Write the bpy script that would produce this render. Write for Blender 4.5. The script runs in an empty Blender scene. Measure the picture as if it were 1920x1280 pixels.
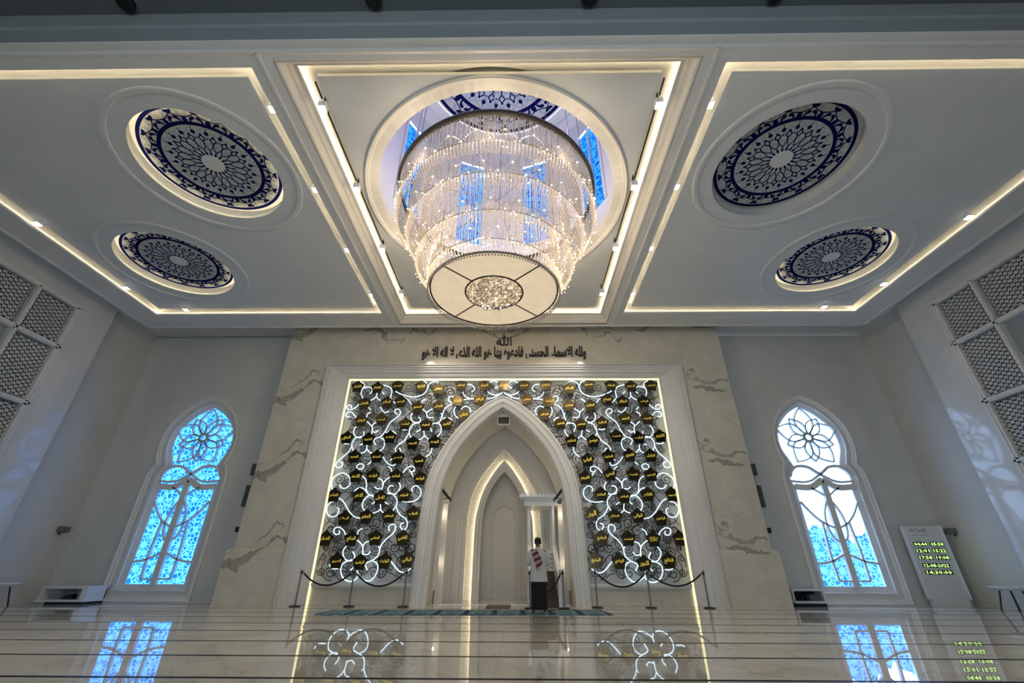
import bpy, math, random
from mathutils import Vector, Matrix
from mathutils.geometry import tessellate_polygon
PI = math.pi
S = bpy.context.scene
C = S.collection
random.seed(7)
# ------------------------------------------------------------------ camera, world, lights, exposure
cam = bpy.data.cameras.new('camera')
cam.sensor_width = 36.0
cam.lens = 807.376 / 1920 * 36
cam.clip_end = 200
camo = bpy.data.objects.new('camera', cam)
C.objects.link(camo)
TH, PS, RO = 0.4889463, -0.0138245, 0.0029683
fw = Vector((math.sin(PS) * math.cos(TH), math.cos(PS) * math.cos(TH), math.sin(TH)))
r0 = Vector((math.cos(PS), -math.sin(PS), 0))
u0 = r0.cross(fw)
rr = math.cos(RO) * r0 + math.sin(RO) * u0
uu = -math.sin(RO) * r0 + math.cos(RO) * u0
M = Matrix((rr, uu, -fw)).transposed().to_4x4()
M.translation = Vector((0.54974, 0, 0.95659))
camo.matrix_world = M
S.camera = camo
S.view_settings.view_transform = 'Standard'
S.view_settings.look = 'None'
S.view_settings.exposure = 0.42
S.view_settings.gamma = 1.0
S.view_settings.use_curve_mapping = False
cy = S.cycles
cy.use_denoising = True
cy.max_bounces = 7
cy.diffuse_bounces = 4
cy.glossy_bounces = 4
cy.transmission_bounces = 3
cy.transparent_max_bounces = 12
cy.caustics_reflective = False
cy.caustics_refractive = False
cy.sample_clamp_indirect = 4.0

world = bpy.data.worlds.new('daylight_sky')
S.world = world
world.use_nodes = True
wb = world.node_tree.nodes['Background']
wb.inputs[0].default_value = (0.70, 0.86, 1.0, 1)
wb.inputs[1].default_value = 2.3

WARM = (1.0, 0.80, 0.55)
NEUT = (1.0, 0.90, 0.76)

def lamp(name, kind, loc, energy, color, size=0.2, rot=None, **k):
    l = bpy.data.lights.new(name, kind)
    l.energy = energy
    l.color = color
    if kind == 'AREA':
        l.size = size
        if 'sy' in k:
            l.shape = 'RECTANGLE'
            l.size_y = k['sy']
        if 'spread' in k:
            l.spread = k['spread']
    else:
        l.shadow_soft_size = size
    if kind == 'SPOT':
        l.spot_size = k.get('ang', 0.8)
        l.spot_blend = 0.6
    o = bpy.data.objects.new(name, l)
    o.location = loc
    if rot:
        o.rotation_euler = rot
    C.objects.link(o)
    return o

# bulbs in the chandelier (the lamp's own light)
CHY = 8.55
for i in range(6):
    a = i * PI / 3
    lamp('chandelier_bulb_light', 'POINT', (0.7 * math.cos(a), CHY + 0.7 * math.sin(a), 7.7 + .6 * (i % 3)), 85, (1.0, 0.82, 0.60), 0.06)
for i in range(10):
    a = (i + .5) * PI / 5
    lamp('garland_bulb_light', 'POINT', (2.78 * math.cos(a), CHY + 2.78 * math.sin(a), 9.0), 13, (1.0, 0.80, 0.58), 0.05)
lamp('chandelier_bulb_light', 'POINT', (0, CHY, 10.6), 30, (0.62, 0.66, 1.0), 0.1)  # bluish fill above the top rim, where no bulb hangs
lamp('dome_fill', 'POINT', (0, CHY, 13.4), 75, (0.30, 0.34, 1.0), 0.1)  # unseen blue lamp added to tint the drum walls

# daylight through the opening added behind the camera (portals only guide the sky light)
for a, b in [(-5.6, 5.6)]:
    l = lamp('fill_opening_portal', 'AREA', ((a + b) / 2, -6.15, 2.77), 1, (1, 1, 1), b - a, (PI / 2, 0, 0), sy=5.45)
    l.data.cycles.is_portal = True
for x, yy in ((-11.6, 16.5), (11.6, 16.5)):
    l = lamp('window_portal', 'AREA', (x, yy, 3.6), 1, (1, 1, 1), 2.3, (-PI / 2, 0, 0), sy=6.2)
    l.data.cycles.is_portal = True

# ------------------------------------------------------------------ materials
def mat(name, col, rough=0.5, metal=0.0, emis=None, es=0.0, spec=0.5, coat=0.0, trans=0.0):
    m = bpy.data.materials.new(name)
    m.use_nodes = True
    b = m.node_tree.nodes['Principled BSDF']
    b.inputs['Base Color'].default_value = (*col, 1)
    b.inputs['Roughness'].default_value = rough
    b.inputs['Metallic'].default_value = metal
    b.inputs['Specular IOR Level'].default_value = spec
    b.inputs['Coat Weight'].default_value = coat
    b.inputs['Coat Roughness'].default_value = 0.06
    if emis:
        b.inputs['Emission Color'].default_value = (*emis, 1)
        b.inputs['Emission Strength'].default_value = es
    return m

class N:
    """tiny node-graph helper"""
    def __init__(s, m):
        s.t = m.node_tree
        s.n = s.t.nodes
        s.b = s.n['Principled BSDF']
    def new(s, ty, **k):
        n = s.n.new(ty)
        for a, v in k.items():
            if a.startswith('i_'):
                n.inputs[int(a[2:]) if a[2:].isdigit() else a[2:]].default_value = v
            else:
                setattr(n, a, v)
        return n
    def ln(s, a, b):
        s.t.links.new(a, b)
    def math(s, op, a, b=None, c=None):
        n = s.n.new('ShaderNodeMath')
        n.operation = op
        for i, v in enumerate((a, b, c)):
            if v is None:
                continue
            if isinstance(v, (int, float)):
                n.inputs[i].default_value = v
            else:
                s.ln(v, n.inputs[i])
        return n.outputs[0]
    def sep(s):
        tc = s.new('ShaderNodeTexCoord')
        sp = s.new('ShaderNodeSeparateXYZ')
        s.ln(tc.outputs['Object'], sp.inputs[0])
        return tc.outputs['Object'], sp.outputs
    def ramp(s, fac, stops):
        r = s.new('ShaderNodeValToRGB')
        e = r.color_ramp.elements
        while len(e) < len(stops):
            e.new(0.5)
        for q, (p, c) in zip(e, stops):
            q.position = p
            q.color = (*c, 1)
        s.ln(fac, r.inputs[0])
        return r.outputs[0]
    def mix(s, fac, a, b):
        n = s.new('ShaderNodeMix', data_type='RGBA')
        if isinstance(fac, (int, float)):
            n.inputs[0].default_value = fac
        else:
            s.ln(fac, n.inputs[0])
        for i, v in ((6, a), (7, b)):
            if isinstance(v, tuple):
                n.inputs[i].default_value = (*v, 1)
            else:
                s.ln(v, n.inputs[i])
        return n.outputs[2]

def plaster(name, col, rough, amount=0.03, **k):
    m = mat(name, col, rough, **k)
    g = N(m)
    co, _ = g.sep()
    no = g.new('ShaderNodeTexNoise')
    no.inputs['Scale'].default_value = 1.3
    no.inputs['Detail'].default_value = 3
    g.ln(co, no.inputs['Vector'])
    d = tuple(c * (1 - amount) for c in col)
    u = tuple(min(1, c * (1 + amount)) for c in col)
    g.ln(g.ramp(no.outputs[0], [(0.3, d), (0.7, u)]), g.b.inputs['Base Color'])
    return m

M_paint = plaster('white_paint', (0.66, 0.67, 0.655), 0.55)
M_entr = plaster('shade_toned_ceiling', (0.13, 0.148, 0.148), 0.9, spec=0.2)  # white ceiling darkened: shade of the entrance zone put into the colour
M_beam = plaster('shade_toned_beam', (0.33, 0.35, 0.36), 0.5)  # darker than the soffit: shade on the beam's near face as colour
M_wall = plaster('grey_white_wall_paint', (0.60, 0.60, 0.575), 0.45)
M_pier = plaster('satin_white_wall', (0.66, 0.66, 0.64), 0.07)
M_warm = plaster('warm_white_plaster', (0.70, 0.67, 0.61), 0.55)
M_trim = plaster('white_moulding', (0.70, 0.69, 0.66), 0.45)
M_disc = plaster('grey_blue_disc', (0.50, 0.52, 0.50), 1.0, spec=0.0)
M_navy = mat('navy_paint', (0.005, 0.007, 0.060), 1.0, spec=0.0)
M_grey = mat('faint_grey_paint', (0.36, 0.40, 0.43), 1.0, spec=0.0)
M_black = mat('black_plastic', (0.012, 0.012, 0.013), 0.4)
M_dark = mat('dark_metal', (0.03, 0.028, 0.027), 0.35, 0.6)
M_steel = mat('brushed_steel', (0.42, 0.40, 0.37), 0.3, 1.0)
M_pole = mat('satin_grey_steel', (0.24, 0.24, 0.25), 0.5, 0.6)
M_spk = mat('charcoal_speaker', (0.06, 0.065, 0.065), 0.6)
M_rope = mat('black_velvet_rope', (0.008, 0.008, 0.010), 0.8)
M_iron = mat('wrought_iron', (0.075, 0.064, 0.054), 0.55, 0.3)
M_plq = mat('dark_bronze_plaque', (0.125, 0.098, 0.055), 0.16, 1.0)
M_gold = mat('gold_lettering', (0.75, 0.58, 0.10), 0.35, 0.3, (0.9, 0.7, 0.1), 0.25)  # faint glow put into the gold; the letters are no lamp
M_letter = mat('black_lettering', (0.018, 0.012, 0.014), 0.5)
M_led = mat('warm_led_strip', (1, 0.9, 0.7), 0.5, 0, (1.0, 0.82, 0.55), 34.0)
M_led2 = mat('cove_led_strip', (1, 0.9, 0.7), 0.5, 0, (1.0, 0.80, 0.52), 22.0)
M_led3 = mat('niche_led_strip', (1, 0.9, 0.7), 0.5, 0, (1.0, 0.90, 0.70), 9.0)
M_yel = mat('yellow_led_strip', (1, 0.95, 0.6), 0.5, 0, (1.0, 0.90, 0.48), 0.85)
M_neon = mat('white_blue_neon', (0.8, 0.95, 1), 0.4, 0, (0.62, 0.83, 1.0), 1.1)
M_lens = mat('spot_lens', (1, 1, 1), 0.4, 0, (1.0, 0.95, 0.95), 9.0)
M_bulb = mat('bulb', (1, 0.95, 0.85), 0.4, 0, (1.0, 0.80, 0.54), 12.0)
M_white = mat('white_laminate', (0.70, 0.72, 0.72), 0.3)
M_carpet = mat('brown_carpet', (0.075, 0.058, 0.040), 0.9)
M_skin = mat('skin', (0.25, 0.13, 0.085), 0.5)
M_hair = mat('black_hair', (0.008, 0.007, 0.007), 0.6)
M_shirt = plaster('white_shirt', (0.60, 0.60, 0.60), 0.8, 0.04)
M_sarong = mat('black_cloth', (0.006, 0.006, 0.007), 0.85)
M_screen = mat('black_display', (0.004, 0.006, 0.005), 0.3)
M_green = mat('green_led_digits', (0.5, 1, 0.2), 0.4, 0, (0.55, 1.0, 0.25), 1.3)
M_purple = mat('lilac_cloth', (0.30, 0.26, 0.42), 0.8)

def marble():
    m = mat('veined_cream_marble', (0.62, 0.59, 0.52), 0.12)
    g = N(m)
    co, o = g.sep()
    n1 = g.new('ShaderNodeTexNoise')
    n1.inputs['Scale'].default_value = 0.9
    n1.inputs['Detail'].default_value = 8
    n1.inputs['Roughness'].default_value = 0.62
    # slab repeat: every slab 2.9 m tall carries the same vein
    z2 = g.math('PINGPONG', o[2], 2.45)
    xa = g.math('ABSOLUTE', o[0])
    xx = g.math('PINGPONG', o[0], 2.3)
    cb = g.new('ShaderNodeCombineXYZ')
    g.ln(o[0], cb.inputs[0])
    zt = g.math('MODULO', g.math('ADD', o[2], 2.2), 2.75)
    g.ln(zt, cb.inputs[2])
    g.ln(cb.outputs[0], n1.inputs['Vector'])
    d = g.math('SUBTRACT', zt, g.math('MULTIPLY', xx, 0.42))
    d = g.math('ADD', d, g.math('MULTIPLY', g.math('SUBTRACT', n1.outputs[0], 0.5), 2.1))
    n2 = g.new('ShaderNodeTexNoise')
    n2.inputs['Scale'].default_value = 1.1
    n2.inputs['Detail'].default_value = 3
    g.ln(cb.outputs[0], n2.inputs['Vector'])
    wid = g.math('MULTIPLY', g.math('MAXIMUM', g.math('SUBTRACT', n2.outputs[0], 0.385), 0.0), 0.62)
    q1 = g.math('ABSOLUTE', g.math('SUBTRACT', d, 0.35))
    v1 = g.math('LESS_THAN', q1, wid)
    rimv = g.math('MULTIPLY', v1, g.math('GREATER_THAN', q1, g.math('MULTIPLY', wid, 0.62)))
    wid2 = g.math('MULTIPLY', wid, 0.55)
    v2 = g.math('LESS_THAN', g.math('ABSOLUTE', g.math('SUBTRACT', d, 0.78)), wid2)
    n3 = g.new('ShaderNodeTexNoise')
    n3.inputs['Scale'].default_value = 1.5
    n3.inputs['Detail'].default_value = 7
    n3.inputs['Roughness'].default_value = 0.6
    g.ln(cb.outputs[0], n3.inputs['Vector'])
    h = g.math('LESS_THAN', g.math('ABSOLUTE', g.math('SUBTRACT', n3.outputs[0], 0.50)), 0.0035)
    n4 = g.new('ShaderNodeTexNoise')
    n4.inputs['Scale'].default_value = 0.8
    g.ln(co, n4.inputs['Vector'])
    h = g.math('MULTIPLY', h, g.math('GREATER_THAN', n4.outputs[0], 0.50))
    base = g.ramp(n3.outputs[0], [(0.3, (0.57, 0.54, 0.455)), (0.7, (0.67, 0.635, 0.54))])
    vcol = g.ramp(n1.outputs[0], [(0.35, (0.20, 0.185, 0.155)), (0.65, (0.36, 0.335, 0.285))])
    c = g.mix(g.math('MULTIPLY', h, 0.55), base, (0.30, 0.27, 0.22))
    c = g.mix(g.math('MULTIPLY', g.math('MAXIMUM', v1, v2), 0.72), c, vcol)
    c = g.mix(g.math('MULTIPLY', rimv, 0.45), c, (0.17, 0.155, 0.13))
    g.ln(c, g.b.inputs['Base Color'])
    return m
M_marble = marble()

def floor_mat():
    m = mat('polished_cream_floor', (0.55, 0.53, 0.47), 0.015, spec=0.85)
    g = N(m)
    co, o = g.sep()
    n = g.new('ShaderNodeTexNoise')
    n.inputs['Scale'].default_value = 0.9
    n.inputs['Detail'].default_value = 7
    g.ln(co, n.inputs['Vector'])
    base = g.ramp(n.outputs[0], [(0.3, (0.54, 0.51, 0.44)), (0.52, (0.66, 0.63, 0.55)), (0.7, (0.70, 0.67, 0.60))])
    hv = g.math('LESS_THAN', g.math('ABSOLUTE', g.math('SUBTRACT', n.outputs[0], 0.47)), 0.004)
    base = g.mix(g.math('MULTIPLY', hv, 0.4), base, (0.25, 0.22, 0.18))
    fy = g.math('ABSOLUTE', g.math('SUBTRACT', g.math('MODULO', g.math('ADD', o[1], 11.65 - 6.06 + 0.6325 + 0.42), 1.265), 0.6325))
    line = g.math('LESS_THAN', fy, 0.042)
    fx = g.math('ABSOLUTE', g.math('SUBTRACT', g.math('MODULO', g.math('ADD', o[0], 30.3), 1.2), 0.6))
    j = g.math('MULTIPLY', g.math('LESS_THAN', fx, 0.004), 0.35)
    c = g.mix(j, base, (0.2, 0.18, 0.15))
    c = g.mix(line, c, (0.016, 0.012, 0.014))
    g.ln(c, g.b.inputs['Base Color'])
    # the dark strips are honed, the tiles polished
    ro = g.math('ADD', g.math('MULTIPLY', line, 0.45), 0.015)
    g.ln(ro, g.b.inputs['Roughness'])
    sp = g.math('SUBTRACT', 0.85, g.math('MULTIPLY', line, 0.8))
    g.ln(sp, g.b.inputs['Specular IOR Level'])
    return m
M_floor = floor_mat()

def glass(name, cell, lead, es, tint):
    m = bpy.data.materials.new(name)
    m.use_nodes = True
    g = N(m)
    co, o = g.sep()
    out = g.n['Material Output']
    g.n.remove(g.b)
    v = g.new('ShaderNodeTexVoronoi', feature='DISTANCE_TO_EDGE')
    v.inputs['Scale'].default_value = 7.0
    v.inputs['Randomness'].default_value = 0.75
    cb = g.new('ShaderNodeCombineXYZ')
    g.ln(o[0], cb.inputs[0])
    g.ln(o[2], cb.inputs[1])
    g.ln(cb.outputs[0], v.inputs['Vector'])
    edge = g.math('LESS_THAN', v.outputs['Distance'], 0.10)
    # ten-pointed bursts every 0.62 x 0.74 m
    px = g.math('SUBTRACT', g.math('MODULO', g.math('ADD', o[0], 30.31), 0.62), 0.31)
    pz = g.math('SUBTRACT', g.math('MODULO', g.math('ADD', o[2], 0.12), 0.74), 0.37)
    rad = g.math('SQRT', g.math('ADD', g.math('MULTIPLY', px, px), g.math('MULTIPLY', pz, pz)))
    an = g.math('ARCTAN2', pz, px)
    st = g.math('ADD', 0.10, g.math('MULTIPLY', g.math('POWER', g.math('ABSOLUTE', g.math('COSINE', g.math('MULTIPLY', an, 5))), 8.0), 0.15))
    star = g.math('LESS_THAN', rad, st)
    near = g.math('LESS_THAN', rad, 0.20)
    e2 = g.math('MULTIPLY', edge, g.math('SUBTRACT', 1.0, near))
    f = g.math('MAXIMUM', e2, star)
    v2 = g.new('ShaderNodeTexVoronoi')
    v2.inputs['Scale'].default_value = 7.0
    v2.inputs['Randomness'].default_value = 0.75
    g.ln(cb.outputs[0], v2.inputs['Vector'])
    sp = g.new('ShaderNodeSeparateColor')
    g.ln(v2.outputs['Color'], sp.inputs[0])
    cc = g.ramp(sp.outputs[0], [(0.0, tuple(c * 0.6 for c in cell)), (0.5, cell), (1.0, tuple(0.5 * a + 0.5 * b for a, b in zip(cell, lead)))])
    col = g.mix(f, cc, lead)
    em = g.new('ShaderNodeEmission')
    em.inputs[1].default_value = es
    g.ln(col, em.inputs[0])
    tr = g.new('ShaderNodeBsdfTransparent')
    tr.inputs[0].default_value = (*tint, 1)
    ad = g.new('ShaderNodeAddShader')
    g.ln(em.outputs[0], ad.inputs[0])
    g.ln(tr.outputs[0], ad.inputs[1])
    g.ln(ad.outputs[0], out.inputs[0])
    return m
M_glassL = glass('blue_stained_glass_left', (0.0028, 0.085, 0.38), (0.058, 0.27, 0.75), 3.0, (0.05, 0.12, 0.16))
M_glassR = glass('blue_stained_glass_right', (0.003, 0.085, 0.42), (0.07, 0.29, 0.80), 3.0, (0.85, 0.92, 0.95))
M_glassD = glass('blue_dome_glass', (0.005, 0.12, 0.95), (0.05, 0.42, 1.0), 0.9, (0.0, 0.0, 0.0))

def crystal(name, tp, col=(0.88, 0.85, 0.80)):
    m = bpy.data.materials.new(name)
    m.use_nodes = True
    g = N(m)
    out = g.n['Material Output']
    g.n.remove(g.b)
    tr = g.new('ShaderNodeBsdfTransparent')
    gl = g.new('ShaderNodeBsdfGlossy')
    gl.inputs['Roughness'].default_value = 0.18
    gl.inputs[0].default_value = (0.95, 0.93, 0.9, 1)
    tl = g.new('ShaderNodeBsdfTranslucent')
    tl.inputs[0].default_value = (*col, 1)
    di = g.new('ShaderNodeBsdfDiffuse')
    di.inputs[0].default_value = (*col, 1)
    m1 = g.new('ShaderNodeMixShader')
    m1.inputs[0].default_value = 0.5
    g.ln(tl.outputs[0], m1.inputs[1])
    g.ln(di.outputs[0], m1.inputs[2])
    m2 = g.new('ShaderNodeMixShader')
    m2.inputs[0].default_value = 0.35
    g.ln(m1.outputs[0], m2.inputs[1])
    g.ln(gl.outputs[0], m2.inputs[2])
    m3 = g.new('ShaderNodeMixShader')
    m3.inputs[0].default_value = tp
    g.ln(m2.outputs[0], m3.inputs[1])
    g.ln(tr.outputs[0], m3.inputs[2])
    g.ln(m3.outputs[0], out.inputs[0])
    return m
M_cryst = crystal('crystal_beads', 0.10, (0.86, 0.78, 0.66))
M_strand = crystal('crystal_strands', 0.36, (0.62, 0.56, 0.49))

def lit_crystal():
    m = M_cryst.copy()
    m.name = 'lit_crystal_beads'
    t = m.node_tree
    out = t.nodes['Material Output']
    src = out.inputs[0].links[0].from_socket
    e = t.nodes.new('ShaderNodeEmission')
    e.inputs[0].default_value = (1.0, 0.76, 0.50, 1)
    e.inputs[1].default_value = 0.20  # light of the nearby bulbs put into the beads as emission
    a = t.nodes.new('ShaderNodeAddShader')
    t.links.new(src, a.inputs[0])
    t.links.new(e.outputs[0], a.inputs[1])
    t.links.new(a.outputs[0], out.inputs[0])
    return m
M_lit = lit_crystal()

def diffuser():
    m = mat('lit_fabric_diffuser', (0.75, 0.66, 0.52), 0.7, 0, (1.0, 0.78, 0.52), 0.42)
    g = N(m)
    co, o = g.sep()
    n = g.new('ShaderNodeTexNoise')
    n.inputs['Scale'].default_value = 3.5
    n.inputs['Detail'].default_value = 4
    g.ln(co, n.inputs['Vector'])
    g.ln(g.ramp(n.outputs[0], [(0.3, (0.62, 0.54, 0.42)), (0.7, (0.80, 0.72, 0.58))]), g.b.inputs['Base Color'])
    return m
M_diff = diffuser()

def mosaic():
    m = mat('cream_mosaic_border', (0.72, 0.64, 0.46), 0.4)
    g = N(m)
    co, o = g.sep()
    v = g.new('ShaderNodeTexVoronoi')
    v.inputs['Scale'].default_value = 22
    g.ln(co, v.inputs['Vector'])
    g.ln(g.ramp(v.outputs['Distance'], [(0.1, (0.84, 0.80, 0.70)), (0.7, (0.62, 0.57, 0.46))]), g.b.inputs['Base Color'])
    bp = g.new('ShaderNodeBump')
    bp.inputs['Strength'].default_value = 0.6
    bp.inputs['Distance'].default_value = 0.02
    g.ln(v.outputs['Distance'], bp.inputs['Height'])
    g.ln(bp.outputs[0], g.b.inputs['Normal'])
    return m
M_mosaic = mosaic()

def rug_mat():
    m = mat('teal_prayer_rug', (0.05, 0.14, 0.19), 0.95)
    g = N(m)
    co, o = g.sep()
    n = g.new('ShaderNodeTexNoise')
    n.inputs['Scale'].default_value = 9
    g.ln(co, n.inputs['Vector'])
    c = g.ramp(n.outputs[0], [(0.38, (0.03, 0.10, 0.15)), (0.5, (0.10, 0.22, 0.26)), (0.62, (0.30, 0.42, 0.42))])
    g.ln(c, g.b.inputs['Base Color'])
    return m
M_rug = rug_mat()
M_rugedge = mat('navy_rug_border', (0.012, 0.025, 0.09), 0.95)

def scarf_mat():
    m = mat('red_white_checked_scarf', (0.3, 0.05, 0.06), 0.9)
    g = N(m)
    co, o = g.sep()
    f = g.math('MODULO', g.math('ADD', g.math('ADD', g.math('MULTIPLY', o[2], 0.9), g.math('MULTIPLY', o[0], -0.44)), 10.0), 0.135)
    st = g.math('LESS_THAN', f, 0.062)
    ck = g.new('ShaderNodeTexChecker')
    ck.inputs['Scale'].default_value = 90
    g.ln(co, ck.inputs['Vector'])
    ck.inputs[1].default_value = (0.50, 0.40, 0.39, 1)
    ck.inputs[2].default_value = (0.30, 0.14, 0.15, 1)
    g.ln(g.mix(st, ck.outputs[0], (0.14, 0.014, 0.02)), g.b.inputs['Base Color'])
    return m
M_scarf = scarf_mat()

# ------------------------------------------------------------------ mesh helpers
class MB:
    def __init__(s):
        s.v = []
        s.f = []
    def add(s, vs, fs):
        k = len(s.v)
        s.v += [tuple(v) for v in vs]
        s.f += [tuple(i + k for i in f) for f in fs]
        return s
    def box(s, x0, x1, y0, y1, z0, z1):
        return s.add([(x0, y0, z0), (x1, y0, z0), (x1, y1, z0), (x0, y1, z0), (x0, y0, z1), (x1, y0, z1), (x1, y1, z1), (x0, y1, z1)],
                     [(0, 3, 2, 1), (4, 5, 6, 7), (0, 1, 5, 4), (1, 2, 6, 5), (2, 3, 7, 6), (3, 0, 4, 7)])
    def plate(s, outer, holes, w0, w1, axis='y'):
        """polygon with holes in (u,v), given thickness along the third axis"""
        if axis == 'y':
            f = lambda p, w: (p[0], w, p[1])
        elif axis == 'z':
            f = lambda p, w: (p[0], p[1], w)
        else:
            f = lambda p, w: (w, p[0], p[1])
        loops = [outer] + list(holes)
        flat = [p for l in loops for p in l]
        n = len(flat)
        tri = tessellate_polygon([[Vector((p[0], p[1], 0)) for p in l] for l in loops])
        fs = [tuple(t) for t in tri] + [tuple(i + n for i in reversed(t)) for t in tri]
        k = 0
        for l in loops:
            m = len(l)
            for i in range(m):
                a, b = k + i, k + (i + 1) % m
                fs.append((a, b, b + n, a + n))
            k += m
        return s.add([f(p, w0) for p in flat] + [f(p, w1) for p in flat], fs)
    def loft(s, loops, closed=True, cap0=False, cap1=False):
        n = len(loops[0])
        vs = [p for l in loops for p in l]
        fs = []
        for j in range(len(loops) - 1):
            for i in range(n if closed else n - 1):
                a, b = j * n + i, j * n + (i + 1) % n
                fs.append((a, b, b + n, a + n))
        if cap0:
            fs.append(tuple(reversed(range(n))))
        if cap1:
            fs.append(tuple(range((len(loops) - 1) * n, len(loops) * n)))
        return s.add(vs, fs)
    def lathe(s, prof, c=(0, 0), n=64, closed_prof=False):
        loops = []
        for r, z in prof:
            loops.append([(c[0] + r * math.cos(2 * PI * i / n), c[1] + r * math.sin(2 * PI * i / n), z) for i in range(n)])
        if closed_prof:
            loops.append(loops[0])
        return s.loft(loops)
    def cyl(s, x, y, r, z0, z1, n=16):
        c = lambda z: [(x + r * math.cos(2 * PI * i / n), y + r * math.sin(2 * PI * i / n), z) for i in range(n)]
        return s.loft([c(z0), c(z1)], True, True, True)
    def tube(s, pts, r, n=6, caps=True):
        P = [Vector(p) for p in pts]
        loops = []
        t = (P[1] - P[0]).normalized()
        ref = Vector((0, 0, 1)) if abs(t.z) < 0.9 else Vector((1, 0, 0))
        nrm = t.cross(ref).normalized()
        for i, p in enumerate(P):
            t = (P[min(i + 1, len(P) - 1)] - P[max(i - 1, 0)])
            if t.length < 1e-9:
                continue
            t.normalize()
            nrm = (nrm - t * nrm.dot(t))
            if nrm.length < 1e-6:
                nrm = t.orthogonal()
            nrm.normalize()
            bn = t.cross(nrm)
            rad = r[i] if isinstance(r, (list, tuple)) else r
            loops.append([p + (nrm * math.cos(2 * PI * k / n) + bn * math.sin(2 * PI * k / n)) * rad for k in range(n)])
        return s.loft(loops, True, caps, caps)
    def octa(s, x, y, z, r, h=None):
        h = h or r
        return s.add([(x + r, y, z), (x, y + r, z), (x - r, y, z), (x, y - r, z), (x, y, z + h), (x, y, z - h)],
                     [(0, 1, 4), (1, 2, 4), (2, 3, 4), (3, 0, 4), (1, 0, 5), (2, 1, 5), (3, 2, 5), (0, 3, 5)])
    def ball(s, x, y, z, r, n=10, sz=1.0):
        prof = [(max(1e-4, r * math.sin(PI * k / 6)), z - sz * r * math.cos(PI * k / 6)) for k in range(7)]
        return s.lathe(prof, (x, y), n)
    def bar(s, pts, w, y0, y1, f=None):
        """flat ribbon of width w along a 2-D polyline, extruded y0..y1"""
        P = [Vector((p[0], p[1])) for p in pts]
        L, R = [], []
        for i, p in enumerate(P):
            t = (P[min(i + 1, len(P) - 1)] - P[max(i - 1, 0)]).normalized()
            nv = Vector((-t.y, t.x)) * (w[i] if isinstance(w, list) else w) / 2
            L.append(p + nv)
            R.append(p - nv)
        f = f or (lambda u, v, y: (u, y, v))
        loops = [[f(a.x, a.y, y0), f(b.x, b.y, y0), f(b.x, b.y, y1), f(a.x, a.y, y1)] for a, b in zip(L, R)]
        return s.loft(loops, True, True, True)
    def xf(s, m):
        s.v = [tuple(m @ Vector(v)) for v in s.v]
        return s
    def mirror(s):
        k = len(s.v)
        s.v += [(-x, y, z) for x, y, z in s.v]
        s.f += [tuple(reversed([i + k for i in f])) for f in s.f]
        return s

def cr(pts, k=5):
    """Catmull-Rom through points"""
    P = [Vector(p) for p in pts]
    if len(P) < 3:
        return [tuple(p) for p in P]
    out = []
    for i in range(len(P) - 1):
        a, b, c, d = P[max(i - 1, 0)], P[i], P[i + 1], P[min(i + 2, len(P) - 1)]
        for j in range(k):
            t = j / k
            out.append(tuple(0.5 * ((2 * b) + (c - a) * t + (2 * a - 5 * b + 4 * c - d) * t * t + (3 * b - a - 3 * c + d) * t ** 3)))
    out.append(tuple(P[-1]))
    return out

def arc(cx, cy, r, a0, a1, n=24):
    return [(cx + r * math.cos(a0 + (a1 - a0) * i / n), cy + r * math.sin(a0 + (a1 - a0) * i / n)) for i in range(n + 1)]

def circle(cx, cy, r, n=72):
    return [(cx + r * math.cos(2 * PI * i / n), cy + r * math.sin(2 * PI * i / n)) for i in range(n)]

def mesh(name, mb, m, smooth=False):
    me = bpy.data.meshes.new(name)
    me.from_pydata(mb.v, [], mb.f)
    me.materials.append(m)
    if smooth:
        me.polygons.foreach_set('use_smooth', [True] * len(me.polygons))
        me.set_sharp_from_angle(angle=0.7)
    me.update()
    return me

def link(name, me, parent=None, loc=None):
    o = bpy.data.objects.new(name, me)
    C.objects.link(o)
    if loc:
        o.location = loc
    if parent:
        o.parent = parent
    return o

def obj(name, mb, m, parent=None, smooth=False, origin=None, label=None, kind=None):
    """one mesh object; vertices given in world space; origin moves the pivot"""
    if parent is not None and origin is None:
        L = parent.location
        par = parent.parent
        while par:
            L = L + par.location
            par = par.parent
        mb.v = [(x - L[0], y - L[1], z - L[2]) for x, y, z in mb.v]
        o = link(name, mesh(name, mb, m, smooth), parent)
    elif origin is not None:
        mb.v = [(x - origin[0], y - origin[1], z - origin[2]) for x, y, z in mb.v]
        o = link(name, mesh(name, mb, m, smooth), parent, origin)
    else:
        o = link(name, mesh(name, mb, m, smooth), parent)
    if label:
        o['label'] = label
    if kind:
        o['kind'] = kind
    return o

def struct(name, mb, m, smooth=False):
    return obj(name, mb, m, None, smooth, kind='structure')

def tag(o, label, cat, group=None):
    o['label'] = label
    o['category'] = cat
    if group:
        o['group'] = group
    return o

def thing(name, label, cat, loc, group=None):
    o = bpy.data.objects.new(name, None)
    o.empty_display_size = 0.1
    C.objects.link(o)
    o.location = loc
    return tag(o, label, cat, group)

def copy_tree(o, parent=None):
    c = o.copy()
    C.objects.link(c)
    c.parent = parent
    for ch in list(o.children):
        copy_tree(ch, c)
    return c

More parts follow.
